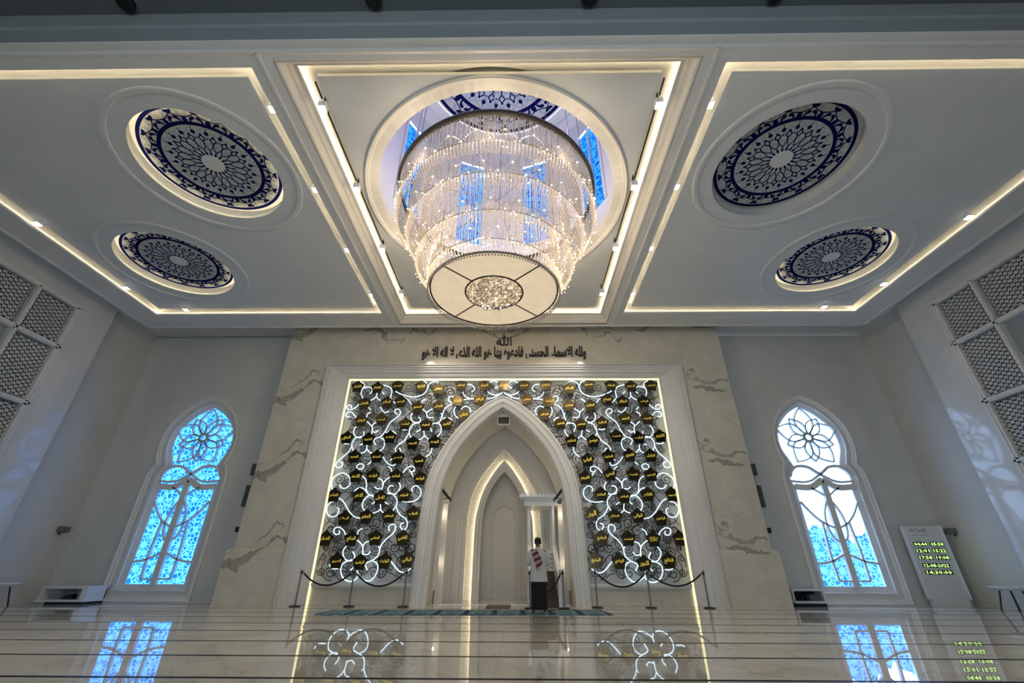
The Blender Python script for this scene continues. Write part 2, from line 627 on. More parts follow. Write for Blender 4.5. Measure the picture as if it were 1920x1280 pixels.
# Arabic letters: isolated, final, initial, medial presentation forms
AF = {'ا': 'FE8D FE8E', 'أ': 'FE83 FE84', 'إ': 'FE87 FE88', 'آ': 'FE81 FE82', 'ب': 'FE8F FE90 FE91 FE92', 'ة': 'FE93 FE94', 'ت': 'FE95 FE96 FE97 FE98',
      'ث': 'FE99 FE9A FE9B FE9C', 'ج': 'FE9D FE9E FE9F FEA0', 'ح': 'FEA1 FEA2 FEA3 FEA4', 'خ': 'FEA5 FEA6 FEA7 FEA8', 'د': 'FEA9 FEAA', 'ذ': 'FEAB FEAC',
      'ر': 'FEAD FEAE', 'ز': 'FEAF FEB0', 'س': 'FEB1 FEB2 FEB3 FEB4', 'ش': 'FEB5 FEB6 FEB7 FEB8', 'ص': 'FEB9 FEBA FEBB FEBC', 'ض': 'FEBD FEBE FEBF FEC0',
      'ط': 'FEC1 FEC2 FEC3 FEC4', 'ظ': 'FEC5 FEC6 FEC7 FEC8', 'ع': 'FEC9 FECA FECB FECC', 'غ': 'FECD FECE FECF FED0', 'ف': 'FED1 FED2 FED3 FED4',
      'ق': 'FED5 FED6 FED7 FED8', 'ك': 'FED9 FEDA FEDB FEDC', 'ل': 'FEDD FEDE FEDF FEE0', 'م': 'FEE1 FEE2 FEE3 FEE4', 'ن': 'FEE5 FEE6 FEE7 FEE8',
      'ه': 'FEE9 FEEA FEEB FEEC', 'و': 'FEED FEEE', 'ي': 'FEF1 FEF2 FEF3 FEF4', 'ى': 'FEEF FEF0', 'ء': 'FE80', 'ؤ': 'FE85 FE86', 'ئ': 'FE89 FE8A FE8B FE8C'}
AF = {k: [chr(int(h, 16)) for h in v.split()] for k, v in AF.items()}
def shape(t):
    """join the letters and put them in visual (left to right) order"""
    out = []
    i = 0
    while i < len(t):
        ch = t[i]
        if ch not in AF:
            out.append(ch)
            i += 1
            continue
        pj = i > 0 and t[i - 1] in AF and len(AF[t[i - 1]]) == 4
        if ch == 'ل' and i + 1 < len(t) and t[i + 1] in 'اأإآ':
            base = {'ا': 0xFEFB, 'أ': 0xFEF7, 'إ': 0xFEF9, 'آ': 0xFEF5}[t[i + 1]]
            out.append(chr(base + (1 if pj else 0)))
            i += 2
            continue
        F = AF[ch]
        nj = i + 1 < len(t) and t[i + 1] in AF and t[i + 1] != 'ء' and len(F) == 4
        k = (3 if pj and nj else 1 if pj and len(F) > 1 else 2 if nj else 0)
        out.append(F[k])
        i += 1
    return ''.join(reversed(out))

def text_mesh(body, w, h, depth, m, bold=0.0, res=2, keep=False):
    """text as a mesh lying in XZ, facing -Y, centred on the origin and fitted into w x h"""
    cu = bpy.data.curves.new('lettering', 'FONT')
    cu.body = body
    cu.align_x = 'CENTER'
    cu.space_line = 0.85
    cu.resolution_u = res
    cu.offset = bold
    cu.fill_mode = 'BOTH'
    to = bpy.data.objects.new('lettering', cu)
    C.objects.link(to)
    dg = bpy.context.evaluated_depsgraph_get()
    dg.update()
    me = bpy.data.meshes.new_from_object(to.evaluated_get(dg))
    vs = [v.co.copy() for v in me.vertices]
    fs = [tuple(p.vertices) for p in me.polygons]
    bpy.data.objects.remove(to)
    bpy.data.curves.remove(cu)
    bpy.data.meshes.remove(me)
    x0, x1 = min(v.x for v in vs), max(v.x for v in vs)
    y0, y1 = min(v.y for v in vs), max(v.y for v in vs)
    sx, sy = w / max(x1 - x0, 1e-6), h / max(y1 - y0, 1e-6)
    if not keep:
        sx = sy = min(sx, sy)
    mb = MB()
    mb.add([((v.x - (x0 + x1) / 2) * sx, 0.0, (v.y - (y0 + y1) / 2) * sy) for v in vs], fs)
    n = len(mb.v)
    if depth:
        mb.add([(x, depth, z) for x, _, z in mb.v[:n]], [tuple(reversed(f)) for f in fs])
        ec = {}
        for f in fs:
            for a, b in zip(f, f[1:] + f[:1]):
                ec[(a, b)] = 1
        mb.f += [(b, a, a + n, b + n) for (a, b) in ec if (b, a) not in ec]
    return mb
def move(mb, x, y, z):
    mb.v = [(a + x, b + y, c + z) for a, b, c in mb.v]
    return mb
# ------------------------------------------------------------------ the room
D = 15.3            # front of the marble wall
YB = 16.18          # back wall
XS = 15.02          # side walls
XP = 14.6           # projecting side bays
ZC = 9.8            # recessed ceiling
ZF = 9.4            # underside of the ceiling beams
struct('floor', MB().box(-15.6, 15.6, -6.2, 19.6, -0.2, 0.0), M_floor)
# unseen rear wall; its wide opening is added to let in fill daylight
FILL_OPENINGS = [(-5.6, 5.6)]
struct('wall_rear', MB().plate([(-15.6, 0), (15.6, 0), (15.6, 10.5), (-15.6, 10.5)], [[(a, .05), (b, .05), (b, 5.5), (a, 5.5)] for a, b in FILL_OPENINGS], -6.3, -6.1), M_wall)

# ---- stained-glass windows of the back wall
KEY = [((0, 0), (0, .53)), ((1.5, 0), (1.0, .53)), ((1.52, 1.8), (1.0, 1.8)), ((1.53, 3.62), (1.0, 3.62)), ((1.50, 4.05), (1.09, 3.86)), ((1.43, 4.3), (1.06, 4.12)),
       ((1.33, 4.45), (.84, 4.41)), ((1.43, 4.75), (.95, 4.70)), ((1.47, 5.1), (1.08, 5.0)), ((1.45, 5.5), (1.11, 5.38)), ((1.35, 5.9), (1.02, 5.8)), ((1.12, 6.3), (.80, 6.1)),
       ((.82, 6.63), (.52, 6.38)), ((.45, 6.9), (.25, 6.56)), ((0, 7.1), (0, 6.68))]
def contour(t):
    h = [(a[0] + (b[0] - a[0]) * t, a[1] + (b[1] - a[1]) * t) for a, b in KEY]
    out = []
    for i, p in enumerate(h):      # keep the corners, round the crown
        out.append(p)
        if 5 < i < len(h) - 1:
            a, b, c, d = [Vector(h[j]) for j in (max(i - 1, 6), i, i + 1, min(i + 2, len(h) - 1))]
            out.append(tuple(0.5 * (b + c) + 0.0625 * (b - a + c - d)))
    return out + [(-x, z) for x, z in reversed(out[1:-1])]

def window(nm, cx, gm, label):
    sh = lambda pts, y: [(cx + x, y, z) for x, z in pts]
    prof = [(0, YB), (0, YB - .09), (.10, YB - .12), (.17, YB - .07), (.28, YB - .06), (.31, YB - .01), (.58, YB + .06), (.60, YB + .03), (.66, YB + .03), (.68, YB + .09), (.95, YB + .16), (1.0, YB + .17), (1.0, YB + .24)]
    fr = MB().loft([sh(contour(t), y) for t, y in prof])
    root = obj(nm, fr, M_trim, None, True, (cx, YB, 0), label=label, kind='structure')
    pane = MB().add([(cx + x, YB + .2, z) for x, z in contour(1.0)], [])
    tri = tessellate_polygon([[Vector((x, z, 0)) for x, z in contour(1.0)]])
    pane.f = [tuple(t) for t in tri]
    obj('glass_pane', pane, gm, root, label='blue patterned stained glass')
    tr = MB()
    f = lambda u, v, y: (cx + u, y, v)
    y0, y1 = YB + .10, YB + .2
    tr.bar([(0, .5), (0, 3.78)], .2, y0 - .03, y1, f)
    B = []
    for s in (1, -1):
        B += [(cr([(s * 1.03, 3.66), (s * .6, 3.63), (s * .35, 3.69), (s * .15, 3.82), (0, 3.90)], 4), .20)]
        B += [(cr([(s * 1.12, 3.86), (s * .7, 3.82), (s * .4, 3.87), (s * .2, 3.98), (0, 4.09)], 4), .07)]
        B += [(cr([(s * 1.10, 4.02), (s * 1.0, 4.22), (s * .76, 4.38), (s * .4, 4.36), (s * .15, 4.2), (0, 4.09)], 4), .09)]
        B += [(cr([(s * .5, 3.62), (s * .28, 3.50), (s * .08, 3.35)], 4), .05)]
        B += [(cr([(s * .09, 3.18), (s * .27, 2.8), (s * .33, 2.4), (s * .25, 2.02), (s * .08, 1.85)], 4), .05)]
        B += [(cr([(s * 1.0, 3.15), (s * .75, 2.78), (s * .45, 2.48), (s * .08, 2.29)], 4), .055)]
        B += [(cr([(s * .46, 2.46), (s * .50, 1.84), (s * .52, 1.25), (s * .50, .68)], 3), .055), ([(s * .50, .68), (s * .08, .68)], .05)]
        B += [(cr([(s * 1.0, 1.19), (s * .55, 1.26), (s * .08, 1.47)], 4), .06)]
    zc = 5.46
    for k in range(10):
        a = PI / 2 + k * PI / 5
        R = 1.17 if k % 2 == 0 else .90
        R *= 1.0 if k not in (4, 6) else .97
        wd = .36 if k % 2 == 0 else .27
        ca, sa = math.cos(a), math.sin(a)
        for s in (1, -1):
            pl = [(R, 0), (R * .78, s * wd * .62), (R * .55, s * wd * .95), (R * .34, s * wd * .80), (.20, s * .14), (.13, s * .02)]
            B += [(cr([(p * ca - q * sa, zc + p * sa + q * ca) for p, q in pl], 3), .042)]
    B += [(circle(0, zc, .135, 14) + [(.135, zc)], .05)]
    for p, w in B:
        tr.bar(p, w, y0, y1, f)
    obj('tracery', tr, M_trim, root)
    return root
CX = 11.6
window('window_1', -CX, M_glassL, 'left arched window with flower tracery and cyan stained glass')
window('window_2', CX, M_glassR, 'right arched window with flower tracery and sunlit stained glass')
for s, nm in ((-1, 'wall_back_left'), (1, 'wall_back_right')):
    hole = [(s * CX + x, z) for x, z in contour(0.5)]
    struct(nm, MB().plate([(s * 8.4, 0), (s * XS, 0), (s * XS, ZC), (s * 8.4, ZC)], [hole], YB, YB + .26), M_wall)

# outside the glass: a shaded neighbouring wall on the left, a low hedge wall on the right
struct('wall_outside_left', MB().box(-40, -2, 20, 20.4, 0, 14), mat('outside_render', (0.10, 0.16, 0.19), 0.9))
rh = random.Random(5)
hp_ = [(4, 0)] + [(4 + .16 * i, 2.35 + .22 * math.sin(i * .35) + rh.uniform(-.16, .16)) for i in range(100)] + [(20, 0)]
struct('wall_outside_right', MB().plate(hp_, [], 20, 20.4), mat('outside_hedge', (0.03, 0.07, 0.09), 0.9))
struct('ground_outside', MB().box(-40, 40, 19.6, 40, -.3, -.05), mat('outside_paving', (0.16, 0.18, 0.2), 0.9))

# ---- side walls
for s, nm in ((-1, 'wall_left'), (1, 'wall_right')):
    struct(nm, MB().box(min(s * XS, s * 15.4), max(s * XS, s * 15.4), 13.2, 16.5, 0, ZC + .2), M_wall)
    # projecting bay with a tall opening for the lattice window
    o = [(-6.2, 0), (13.68, 0), (13.68, ZC + .2), (-6.2, ZC + .2)]
    h = [(2.4, 2.2), (12.44, 2.2), (12.44, 8.93), (2.4, 8.93)]
    struct(nm + '_bay', MB().plate(o, [h], s * XP, s * (XP + .3), 'x'), M_pier)
# lattice windows: frame, glass and pierced hexagonal screens
def lattice(y0, y1, z0, z1, x0, x1):
    m = MB()
    p = 0.115
    def clip(a, b):
        # Liang-Barsky in (y,z)
        t0, t1 = 0.0, 1.0
        dx, dz = b[0] - a[0], b[1] - a[1]
        for pq, q in ((-dx, a[0] - y0), (dx, y1 - a[0]), (-dz, a[1] - z0), (dz, z1 - a[1])):
            if abs(pq) < 1e-9:
                if q < 0:
                    return None
                continue
            t = q / pq
            if pq < 0:
                t0 = max(t0, t)
            else:
                t1 = min(t1, t)
            if t0 >= t1:
                return None
        return (a[0] + dx * t0, a[1] + dz * t0), (a[0] + dx * t1, a[1] + dz * t1)
    cy_, cz_ = (y0 + y1) / 2, (z0 + z1) / 2
    R = (y1 - y0) + (z1 - z0)
    for ang in (PI / 6, PI / 2, 5 * PI / 6):
        dx, dz = math.cos(ang), math.sin(ang)
        n = int(R / p)
        for i in range(-n, n + 1):
            q = i * p + p * .25
            a = (cy_ - dz * q - dx * R, cz_ + dx * q - dz * R)
            b = (cy_ - dz * q + dx * R, cz_ + dx * q + dz * R)
            c = clip(a, b)
            if c:
                m.bar([c[0], c[1]], .030, x0, x1, lambda u, v, w: (w, u, v))
    return m
for s, nm in ((-1, 'window_3'), (1, 'window_4')):
    X = s * XP
    fr = MB()
    def bx(ya, yb, za, zb, d0=-.05, d1=.16):
        xa, xb = X - s * -d0, X + s * d1
        fr.box(min(xa, xb), max(xa, xb), ya, yb, za, zb)
    cols = [12.44, 11.06, 9.2, 7.8, 5.9, 4.4, 2.4]
    rowsz = [8.93, 7.42, 5.48, 3.72, 2.2]
    for y in cols:
        bx(y - .06 - (.06 if y == 12.44 else 0), y + (.06 if y != 12.44 else .0), 2.2, 8.93)
        bx(y - .03, y + .03, 2.2, 8.93, -.075, 0)
    for z in rowsz:
        bx(2.4, 12.44, z - .07, z + .07)
        bx(2.4, 12.5, z - .03, z + .03, -.075, 0)
    root = obj(nm, fr, M_trim, None, False, (X, 7.4, 5.5), kind='structure', label=('left' if s < 0 else 'right') + ' side window wall of pierced lattice squares')
    gl = MB().box(min(X + s * .17, X + s * .2), max(X + s * .17, X + s * .2), 2.4, 12.44, 2.2, 8.93)
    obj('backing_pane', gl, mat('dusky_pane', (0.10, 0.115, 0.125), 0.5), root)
    for i in range(len(cols) - 1):
        for j in range(len(rowsz) - 1):
            if i == 1 and j == 1:
                continue
            if i > 3:
                continue
            ya, yb = cols[i + 1] + .12, cols[i] - .12
            za, zb = rowsz[j + 1] + .13, rowsz[j] - .13
            xa, xb = sorted((X + s * .05, X + s * .09))
            obj('lattice_screen', lattice(ya, yb, za, zb, xa, xb), M_trim, root)
    ex = MB().box(min(X + s * .12, X + s * .15), max(X + s * .12, X + s * .15), cols[2] + .06, cols[1] - .06, rowsz[2] + .07, rowsz[1] - .07)
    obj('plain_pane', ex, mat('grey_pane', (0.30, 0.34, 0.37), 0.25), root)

# ---- marble wall with the rectangular opening
op = [(-6.9, 0), (-6.9, 8.06), (6.9, 8.06), (6.9, 0)]
poly = [(-8.63, 0), (-6.9, 0), (-6.9, 8.06), (6.9, 8.06), (6.9, 0), (8.63, 0), (8.63, ZC), (-8.63, ZC)]
struct('wall_center', MB().plate(poly, [], D, YB + .1), M_marble)
pl = MB()
for s in (-1, 1):
    prof = [(D, 1.57), (D - .12, 1.56), (D - .27, 1.47), (D - .27, 0), (D, 0)]
    a = [(s * 6.9, y, z) for y, z in prof]
    b = [(s * 8.70, y, z) for y, z in prof]
    pl.loft([a, b], True, True, True)
struct('trim_1', pl, M_marble)

# stepped frame around the opening (left, top, right)
def portal(prof, x0, z0, sx, sz):
    loops = []
    for t, y in prof:
        x, z = x0 - t * sx, z0 - t * sz
        loops.append([(-x, y, 0), (-x, y, z), (x, y, z), (x, y, 0)])
    return MB().loft(loops, closed=False)
prof = [(0, D), (0, D - .10), (.05, D - .12), (.09, D - .12), (.10, D - .05), (.17, D - .05), (.18, D - .085), (.26, D - .085), (.30, D - .02), (.40, D - .02), (.43, D + .03), (.60, D + .06), (.64, D + .12), (.86, D + .18), (.93, D + .25), (1.0, D + .25), (1.0, D + .75)]
struct('trim_2', portal(prof, 6.9, 8.06, .84, .47), M_trim)
led = MB()
led.box(-6.055, -6.0, D + .27, D + .31, 0, 7.585).box(6.0, 6.055, D + .27, D + .31, 0, 7.585).box(-6.0, 6.0, D + .27, D + .31, 7.53, 7.585)
struct('trim_3', led, M_yel)['label'] = 'yellow light line around the scrollwork panel'

# ---- pointed arch of the mihrab
def curve(half, n=40):
    q = cr(half, 6)
    d = [0]
    for a, b in zip(q, q[1:]):
        d.append(d[-1] + math.dist(a, b))
    out = []
    j = 0
    for i in range(n + 1):
        t = d[-1] * i / n
        while j < len(d) - 2 and d[j + 1] < t:
            j += 1
        u = (t - d[j]) / max(d[j + 1] - d[j], 1e-9)
        out.append((q[j][0] + (q[j + 1][0] - q[j][0]) * u, q[j][1] + (q[j + 1][1] - q[j][1]) * u))
    return out
def full(h):
    return [(-x, z) for x, z in h] + [(x, z) for x, z in reversed(h[:-1])]
def lerp2(A, B, t):
    return [(a[0] + (b[0] - a[0]) * t, a[1] + (b[1] - a[1]) * t) for a, b in zip(A, B)]
H_out = curve([(2.80, 0), (2.77, 1), (2.74, 2.0), (2.71, 2.75), (2.61, 3.6), (2.46, 4.17), (2.13, 4.87), (1.70, 5.5), (1.13, 6.11), (.55, 6.57), (0, 6.83)])
H_in = curve([(2.30, 0), (2.25, 1), (2.20, 2.0), (2.15, 3.0), (2.05, 3.66), (1.88, 4.17), (1.6, 4.77), (1.02, 5.52), (.48, 6.02), (0, 6.36)])
def arch_ring(A, B, prof, m):
    return MB().loft([[(x, y, z) for x, z in full(lerp2(A, B, t))] for t, y in prof], closed=False)
struct('trim_4', arch_ring(H_out, H_in, [(0, D + .6), (0, D + .10), (.05, D + .02), (.16, D), (.18, D + .05), (.36, D + .06), (.40, D + .0), (.58, D + .02), (.62, D + .08), (.74, D + .10), (.80, D + .06), (.96, D + .10), (1.0, D + .16), (1.0, D + .5)], M_trim), M_trim, True)
# recessed panel behind the scrollwork, pierced by the arch, standing on a marble dado
pan = [(-6.1, .5), (-2.75, .5)] + [(-x, z) for x, z in H_out if z > .5] + [(x, z) for x, z in reversed(H_out[:-1]) if z > .5] + [(2.75, .5), (6.1, .5), (6.1, 7.7), (-6.1, 7.7)]
struct('wall_panel', MB().plate(pan, [], D + .55, D + .7), M_wall)
ld = MB()
da = MB()
for s in (-1, 1):
    ld.box(min(s * 2.7, s * 5.985), max(s * 2.7, s * 5.985), D + .20, D + .6, .52, .60)
    ld.box(min(s * 2.7, s * 5.985), max(s * 2.7, s * 5.985), D + .26, D + .6, .46, .52)
    da.box(min(s * 2.7, s * 6.05), max(s * 2.7, s * 6.05), D + .32, D + .65, 0, .46)
struct('trim_5', ld, M_trim)
struct('trim_6', da, M_marble)

# vault of the mihrab, back wall with the inner arch, inner niche
YV = 18.15
struct('wall_mihrab_vault', MB().loft([[(x, y, z) for x, z in full(H_in)] for y in (D + .4, YV + .05)], closed=False), M_warm, True)
T_o = curve([(1.90, 0), (1.86, 2.2), (1.80, 3.08), (1.55, 3.95), (.97, 4.87), (.40, 5.55), (0, 5.96)])
L_o = curve([(1.46, 0), (1.44, 2.22), (1.40, 3.0), (1.26, 3.67), (.98, 4.24), (.60, 4.78), (.25, 5.18), (0, 5.44)])
L_i = curve([(1.13, 0), (1.10, 2.22), (1.03, 3.0), (.82, 3.74), (.50, 4.33), (.2, 4.74), (0, 4.95)])
N_o = curve([(.90, 0), (.87, 2.22), (.80, 3.12), (.56, 3.82), (.25, 4.3), (0, 4.57)])
bw = [(-2.5, 0), (-1.90, 0)] + full(T_o)[1:-1] + [(1.90, 0), (2.5, 0), (2.5, 6.7), (-2.5, 6.7)]
struct('wall_mihrab_back', MB().plate(bw, [], YV, YV + .15), M_warm)
struct('trim_7', arch_ring(T_o, L_o, [(0, YV), (0, YV - .05), (.3, YV - .06), (.36, YV - .02), (.6, YV - .02), (.66, YV - .06), (1.0, YV - .06), (1.0, YV + .16)], M_trim), M_warm, True)
struct('trim_8', arch_ring(L_o, L_i, [(0, YV + .14), (1.0, YV + .14)], M_mosaic), M_mosaic)
struct('trim_9', arch_ring(L_i, N_o, [(0, YV + .16), (0, YV + .04), (-.16, YV + .035), (-.16, YV + .0), (.15, YV - .02), (.5, YV - .01), (.6, YV + .04), (1.0, YV + .05), (1.0, YV + .95)], M_trim), M_warm, True)
le = [(x + .014, z + .012) for x, z in L_i]
lb = MB()
lb.tube([(x, YV + .075, z) for x, z in full(le)], .013, 5)
struct('trim_10', lb, M_led3)['label'] = 'warm light line along the inner mihrab arch'
nb = MB().box(-1.3, 1.3, YV + .9, YV + 1.1, 0, 5.2)
struct('wall_niche', nb, M_warm)
ra = [(.64, 0), (.64, 2.62)] + [(.64 * math.cos(a * PI / 24), 2.62 + .86 * math.sin(a * PI / 24)) for a in range(1, 13)]
rb = [(.44, 0), (.44, 2.62)] + [(.44 * math.cos(a * PI / 24), 2.62 + .68 * math.sin(a * PI / 24)) for a in range(1, 13)]
struct('trim_11', arch_ring(ra, rb, [(0, YV + .9), (0, YV + .84), (.5, YV + .82), (.9, YV + .86), (1, YV + .9)], M_trim), M_warm)
# lit slots in the reveals of the niche
for i, s in enumerate((-1, 1)):
    sl = MB().box(min(s * 2.10, s * 2.24), max(s * 2.10, s * 2.24), D + .75, D + .80, .4, 3.1)
    sl.box(min(s * 1.98, s * 2.24), max(s * 1.98, s * 2.24), D + 1.25, D + 1.5, .0, 3.1)
    struct('trim_%d' % (12 + i), sl, M_warm)
    lamp('reveal_light', 'POINT', (s * 2.13, D + 1.02, 2.75), 2.2, (1.0, 0.86, 0.66), .04)
    lamp('reveal_light', 'POINT', (s * 2.13, D + 1.02, 1.2), 1.2, (1.0, 0.86, 0.66), .04)
st = MB().box(-2.2, 2.2, D + .55, YV + .9, 0.0, 0.012)
struct('floor_mihrab', st, M_floor)

# ------------------------------------------------------------------ ceiling
OPC, OPR = (0.02, 8.52), 3.08
MED = [(-6.92, 7.22), (6.98, 7.24), (-10.38, 10.94), (10.52, 10.94)]
struct('ceiling', MB().plate([(-15.4, 4.3), (15.4, 4.3), (15.4, 16.5), (-15.4, 16.5)], [circle(*OPC, 3.5)], 9.86, 10.0, 'z'), M_paint)
# suspended flat panels with floating edges
for k, s in ((1, -1), (2, 1)):
    xa, xb = sorted((s * 4.74, s * 12.78))
    hs = [circle(cx, cy_, 1.66) for cx, cy_ in MED if cx * s > 0]
    struct('ceiling_panel_%d' % k, MB().plate([(xa, 4.98), (xb, 4.98), (xb, 13.42), (xa, 13.42)], hs, 9.53, 9.62, 'z'), M_paint)
struct('ceiling_panel_3', MB().plate([(-3.45, 5.08), (3.45, 5.08), (3.45, 13.70), (-3.45, 13.70)], [circle(*OPC, 3.34)], 9.70, 9.79, 'z'), M_paint)

def ring_beam(x0, x1, y0, y1, prof):
    """rectangular frame swept with a profile of (inset, z); insets grow towards the middle"""
    return MB().loft([[(x0 + t, y0 + t, z), (x1 - t, y0 + t, z), (x1 - t, y1 - t, z), (x0 + t, y1 - t, z)] for t, z in prof])
bm = MB()
for s in (-1, 1):
    xa, xb = sorted((s * 4.447, s * 13.07))
    bm.box(min(s * 13.07, s * 13.95), max(s * 13.07, s * 13.95), 4.27, 14.55, ZF, 9.87)
    bm.box(min(s * 4.447, s * 13.07), max(s * 4.447, s * 13.07), 13.70, 14.55, ZF, 9.87)
    bm.box(min(s * 4.021, s * 4.447), max(s * 4.021, s * 4.447), 4.613, 14.55, ZF, 9.87)
    bm.box(min(s * 4.23, s * 4.29), max(s * 4.23, s * 4.29), 4.45, 14.5, ZF - .03, ZF)
    bm.box(min(s * 13.90, s * 14.0), max(s * 13.90, s * 14.0), 4.27, 14.6, ZF - .04, ZF + .06)
    # beam between the front row and the entrance bay
bm.box(-4.021, 4.021, 14.445, 14.55, ZF, 9.87)
bm.box(-14.0, 14.0, 14.53, 14.60, ZF - .04, ZF + .06)
bm.box(-4.447, 4.447, 4.50, 4.613, ZF, 9.87).box(-13.95, -4.447, 4.50, 4.68, ZF, 9.87).box(4.447, 13.95, 4.50, 4.68, ZF, 9.87)
struct('trim_14', bm, M_trim)
nbm = MB()
nbm.loft([[(x, y, z) for y, z in [(4.52, 9.9), (4.52, 9.40), (4.46, 9.37), (4.43, 9.37), (4.41, 9.41), (4.27, 9.41), (4.26, 9.43)]] for x in (-15.3, 15.3)], closed=False)
struct('trim_15', nbm, M_trim)
nbm = MB()
nbm.loft([[(x, y, z) for y, z in [(4.26, 9.43), (4.26, 9.86), (4.22, 9.88), (4.22, 10.28), (4.3, 10.28)]] for x in (-15.3, 15.3)], closed=False)
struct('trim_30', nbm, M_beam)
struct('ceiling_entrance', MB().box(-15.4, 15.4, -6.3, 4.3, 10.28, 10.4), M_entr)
# moulding and floating edge of the central bay
cm = ring_beam(-4.021, 4.021, 4.613, 14.445, [(0, ZF), (0, ZF + .02), (.05, ZF + .03), (.08, ZF + .07), (.12, ZF + .13), (.13, ZF + .18), (.16, ZF + .19), (.19, ZF + .25), (.20, ZF + .30), (.21, ZF + .30), (.21, 9.87)])
struct('trim_16', cm, M_warm)
# light lines
def led_frame(x0, x1, y0, y1, z, w, h):
    m = MB()
    m.box(x0, x0 + w, y0, y1, z, z + h).box(x1 - w, x1, y0, y1, z, z + h)
    m.box(x0 + w, x1 - w, y0, y0 + w, z, z + h).box(x0 + w, x1 - w, y1 - w, y1, z, z + h)
    return m
lip = MB()
for k, s in ((17, -1), (18, 1)):
    xa, xb = sorted((s * 4.447, s * 13.07))
    lip.add(*(lambda m: (m.v, m.f))(led_frame(xa, xb, 4.68, 13.70, 9.402, .05, .024)))
    lip.add(*(lambda m: (m.v, m.f))(led_frame(xa + .045, xb - .045, 4.725, 13.655, 9.426, .008, .034)))
    struct('trim_%d' % k, led_frame(xa + .006, xb - .006, 4.686, 13.694, 9.43, .018, .02), M_led)['label'] = 'warm cove light line around the %s ceiling bay' % ('left' if s < 0 else 'right')
lip.add(*(lambda m: (m.v, m.f))(led_frame(-3.81, 3.81, 4.824, 14.234, 9.700, .05, .016)))
lip.add(*(lambda m: (m.v, m.f))(led_frame(-3.768, 3.768, 4.866, 14.192, 9.716, .008, .032)))
struct('trim_29', lip, M_trim)
struct('trim_19', led_frame(-3.79, 3.79, 4.844, 14.214, 9.722, .02, .02), M_led2)['label'] = 'warm cove light line around the chandelier bay'
# rim of the dome opening with pleated soffit
rm = MB()
n = 180
loops = []
for r, z in [(3.44, 9.72), (3.43, 9.66), (3.40, 9.645), (3.37, 9.66), (3.34, 9.665), (3.32, 9.69), (3.30, 9.70), (3.09, 9.72), (3.08, 9.74), (3.08, 9.9), (3.5, 9.95)]:
    loops.append([(OPC[0] + (r + (.006 * math.cos(i * PI) if 3.1 < r < 3.31 else 0)) * math.cos(2 * PI * i / n), OPC[1] + r * math.sin(2 * PI * i / n), z + (.012 * (i % 2) if 3.05 < r < 3.31 and z < 9.8 else 0)) for i in range(n)])
rm.loft(loops)
struct('trim_20', rm, M_warm)
for i, (cx, cy_) in enumerate(MED):
    rg = MB().lathe([(2.09, 9.535), (2.08, 9.50), (2.05, 9.49), (1.97, 9.495), (1.95, 9.505), (1.94, 9.535)], (cx, cy_), 96)
    rg.lathe([(1.66, 9.53), (1.66, 9.87)], (cx, cy_), 96)
    rg.lathe([(1.66, 9.53), (1.615, 9.53), (1.615, 9.568), (1.622, 9.568), (1.622, 9.54), (1.66, 9.54)], (cx, cy_), 96)
    struct('trim_%d' % (21 + i), rg, M_paint)

# ---- dome drum above the chandelier
M_dome = plaster('dome_white', (0.68, 0.68, 0.70), 0.5)
dr = MB()
ns = 9
def drum_pt(r, az, z):
    return (OPC[0] + r * math.cos(az), OPC[1] + r * math.sin(az), z)
RD = 3.6
for k in range(ns):
    a0 = math.radians(30 + 40 * k)
    hw, full_w = math.radians(8.5), math.radians(20)
    seg = [a0 - full_w, a0 - full_w * .7, a0 - hw, a0, a0 + hw, a0 + full_w * .7, a0 + full_w]
    for i in range(6):
        for za, zb in ((9.9, 11.3), (11.3, 15.3), (15.3, 16.3)):
            if i in (2, 3) and za == 11.3:
                continue
            dr.add([drum_pt(RD, seg[i], za), drum_pt(RD, seg[i + 1], za), drum_pt(RD, seg[i + 1], zb), drum_pt(RD, seg[i], zb)], [(0, 1, 2, 3)])
struct('wall_dome', dr, M_dome)
for k in range(ns):
    a0 = math.radians(30 + 40 * k)
    hw = math.radians(8.5)
    w = MB()
    for i in (-1, 0, 1):
        a = a0 + i * hw
        for r0_, r1_ in ((RD - .05, RD + .12),):
            q = .016 if i else .006
            w.add([drum_pt(r0_, a - q, 11.3), drum_pt(r0_, a + q, 11.3), drum_pt(r1_, a + q, 11.3), drum_pt(r1_, a - q, 11.3),
                   drum_pt(r0_, a - q, 15.3), drum_pt(r0_, a + q, 15.3), drum_pt(r1_, a + q, 15.3), drum_pt(r1_, a - q, 15.3)],
                  [(0, 1, 5, 4), (1, 2, 6, 5), (2, 3, 7, 6), (3, 0, 4, 7)])
    root = obj('window_%d' % (5 + k), w, M_dome, None, False, drum_pt(RD, a0, 13.3), kind='structure')
    p = MB().add([drum_pt(RD + .1, a0 - hw, 11.3), drum_pt(RD + .1, a0 + hw, 11.3), drum_pt(RD + .1, a0 + hw, 15.3), drum_pt(RD + .1, a0 - hw, 15.3)], [(0, 1, 2, 3)])
    obj('glass_pane', p, M_glassD, root, label='vivid blue stained glass')
struct('ceiling_dome', MB().lathe([(3.7, 16.2), (3.2, 16.2), (3.2, 16.45), (0.001, 16.45)], OPC, 72), M_dome)
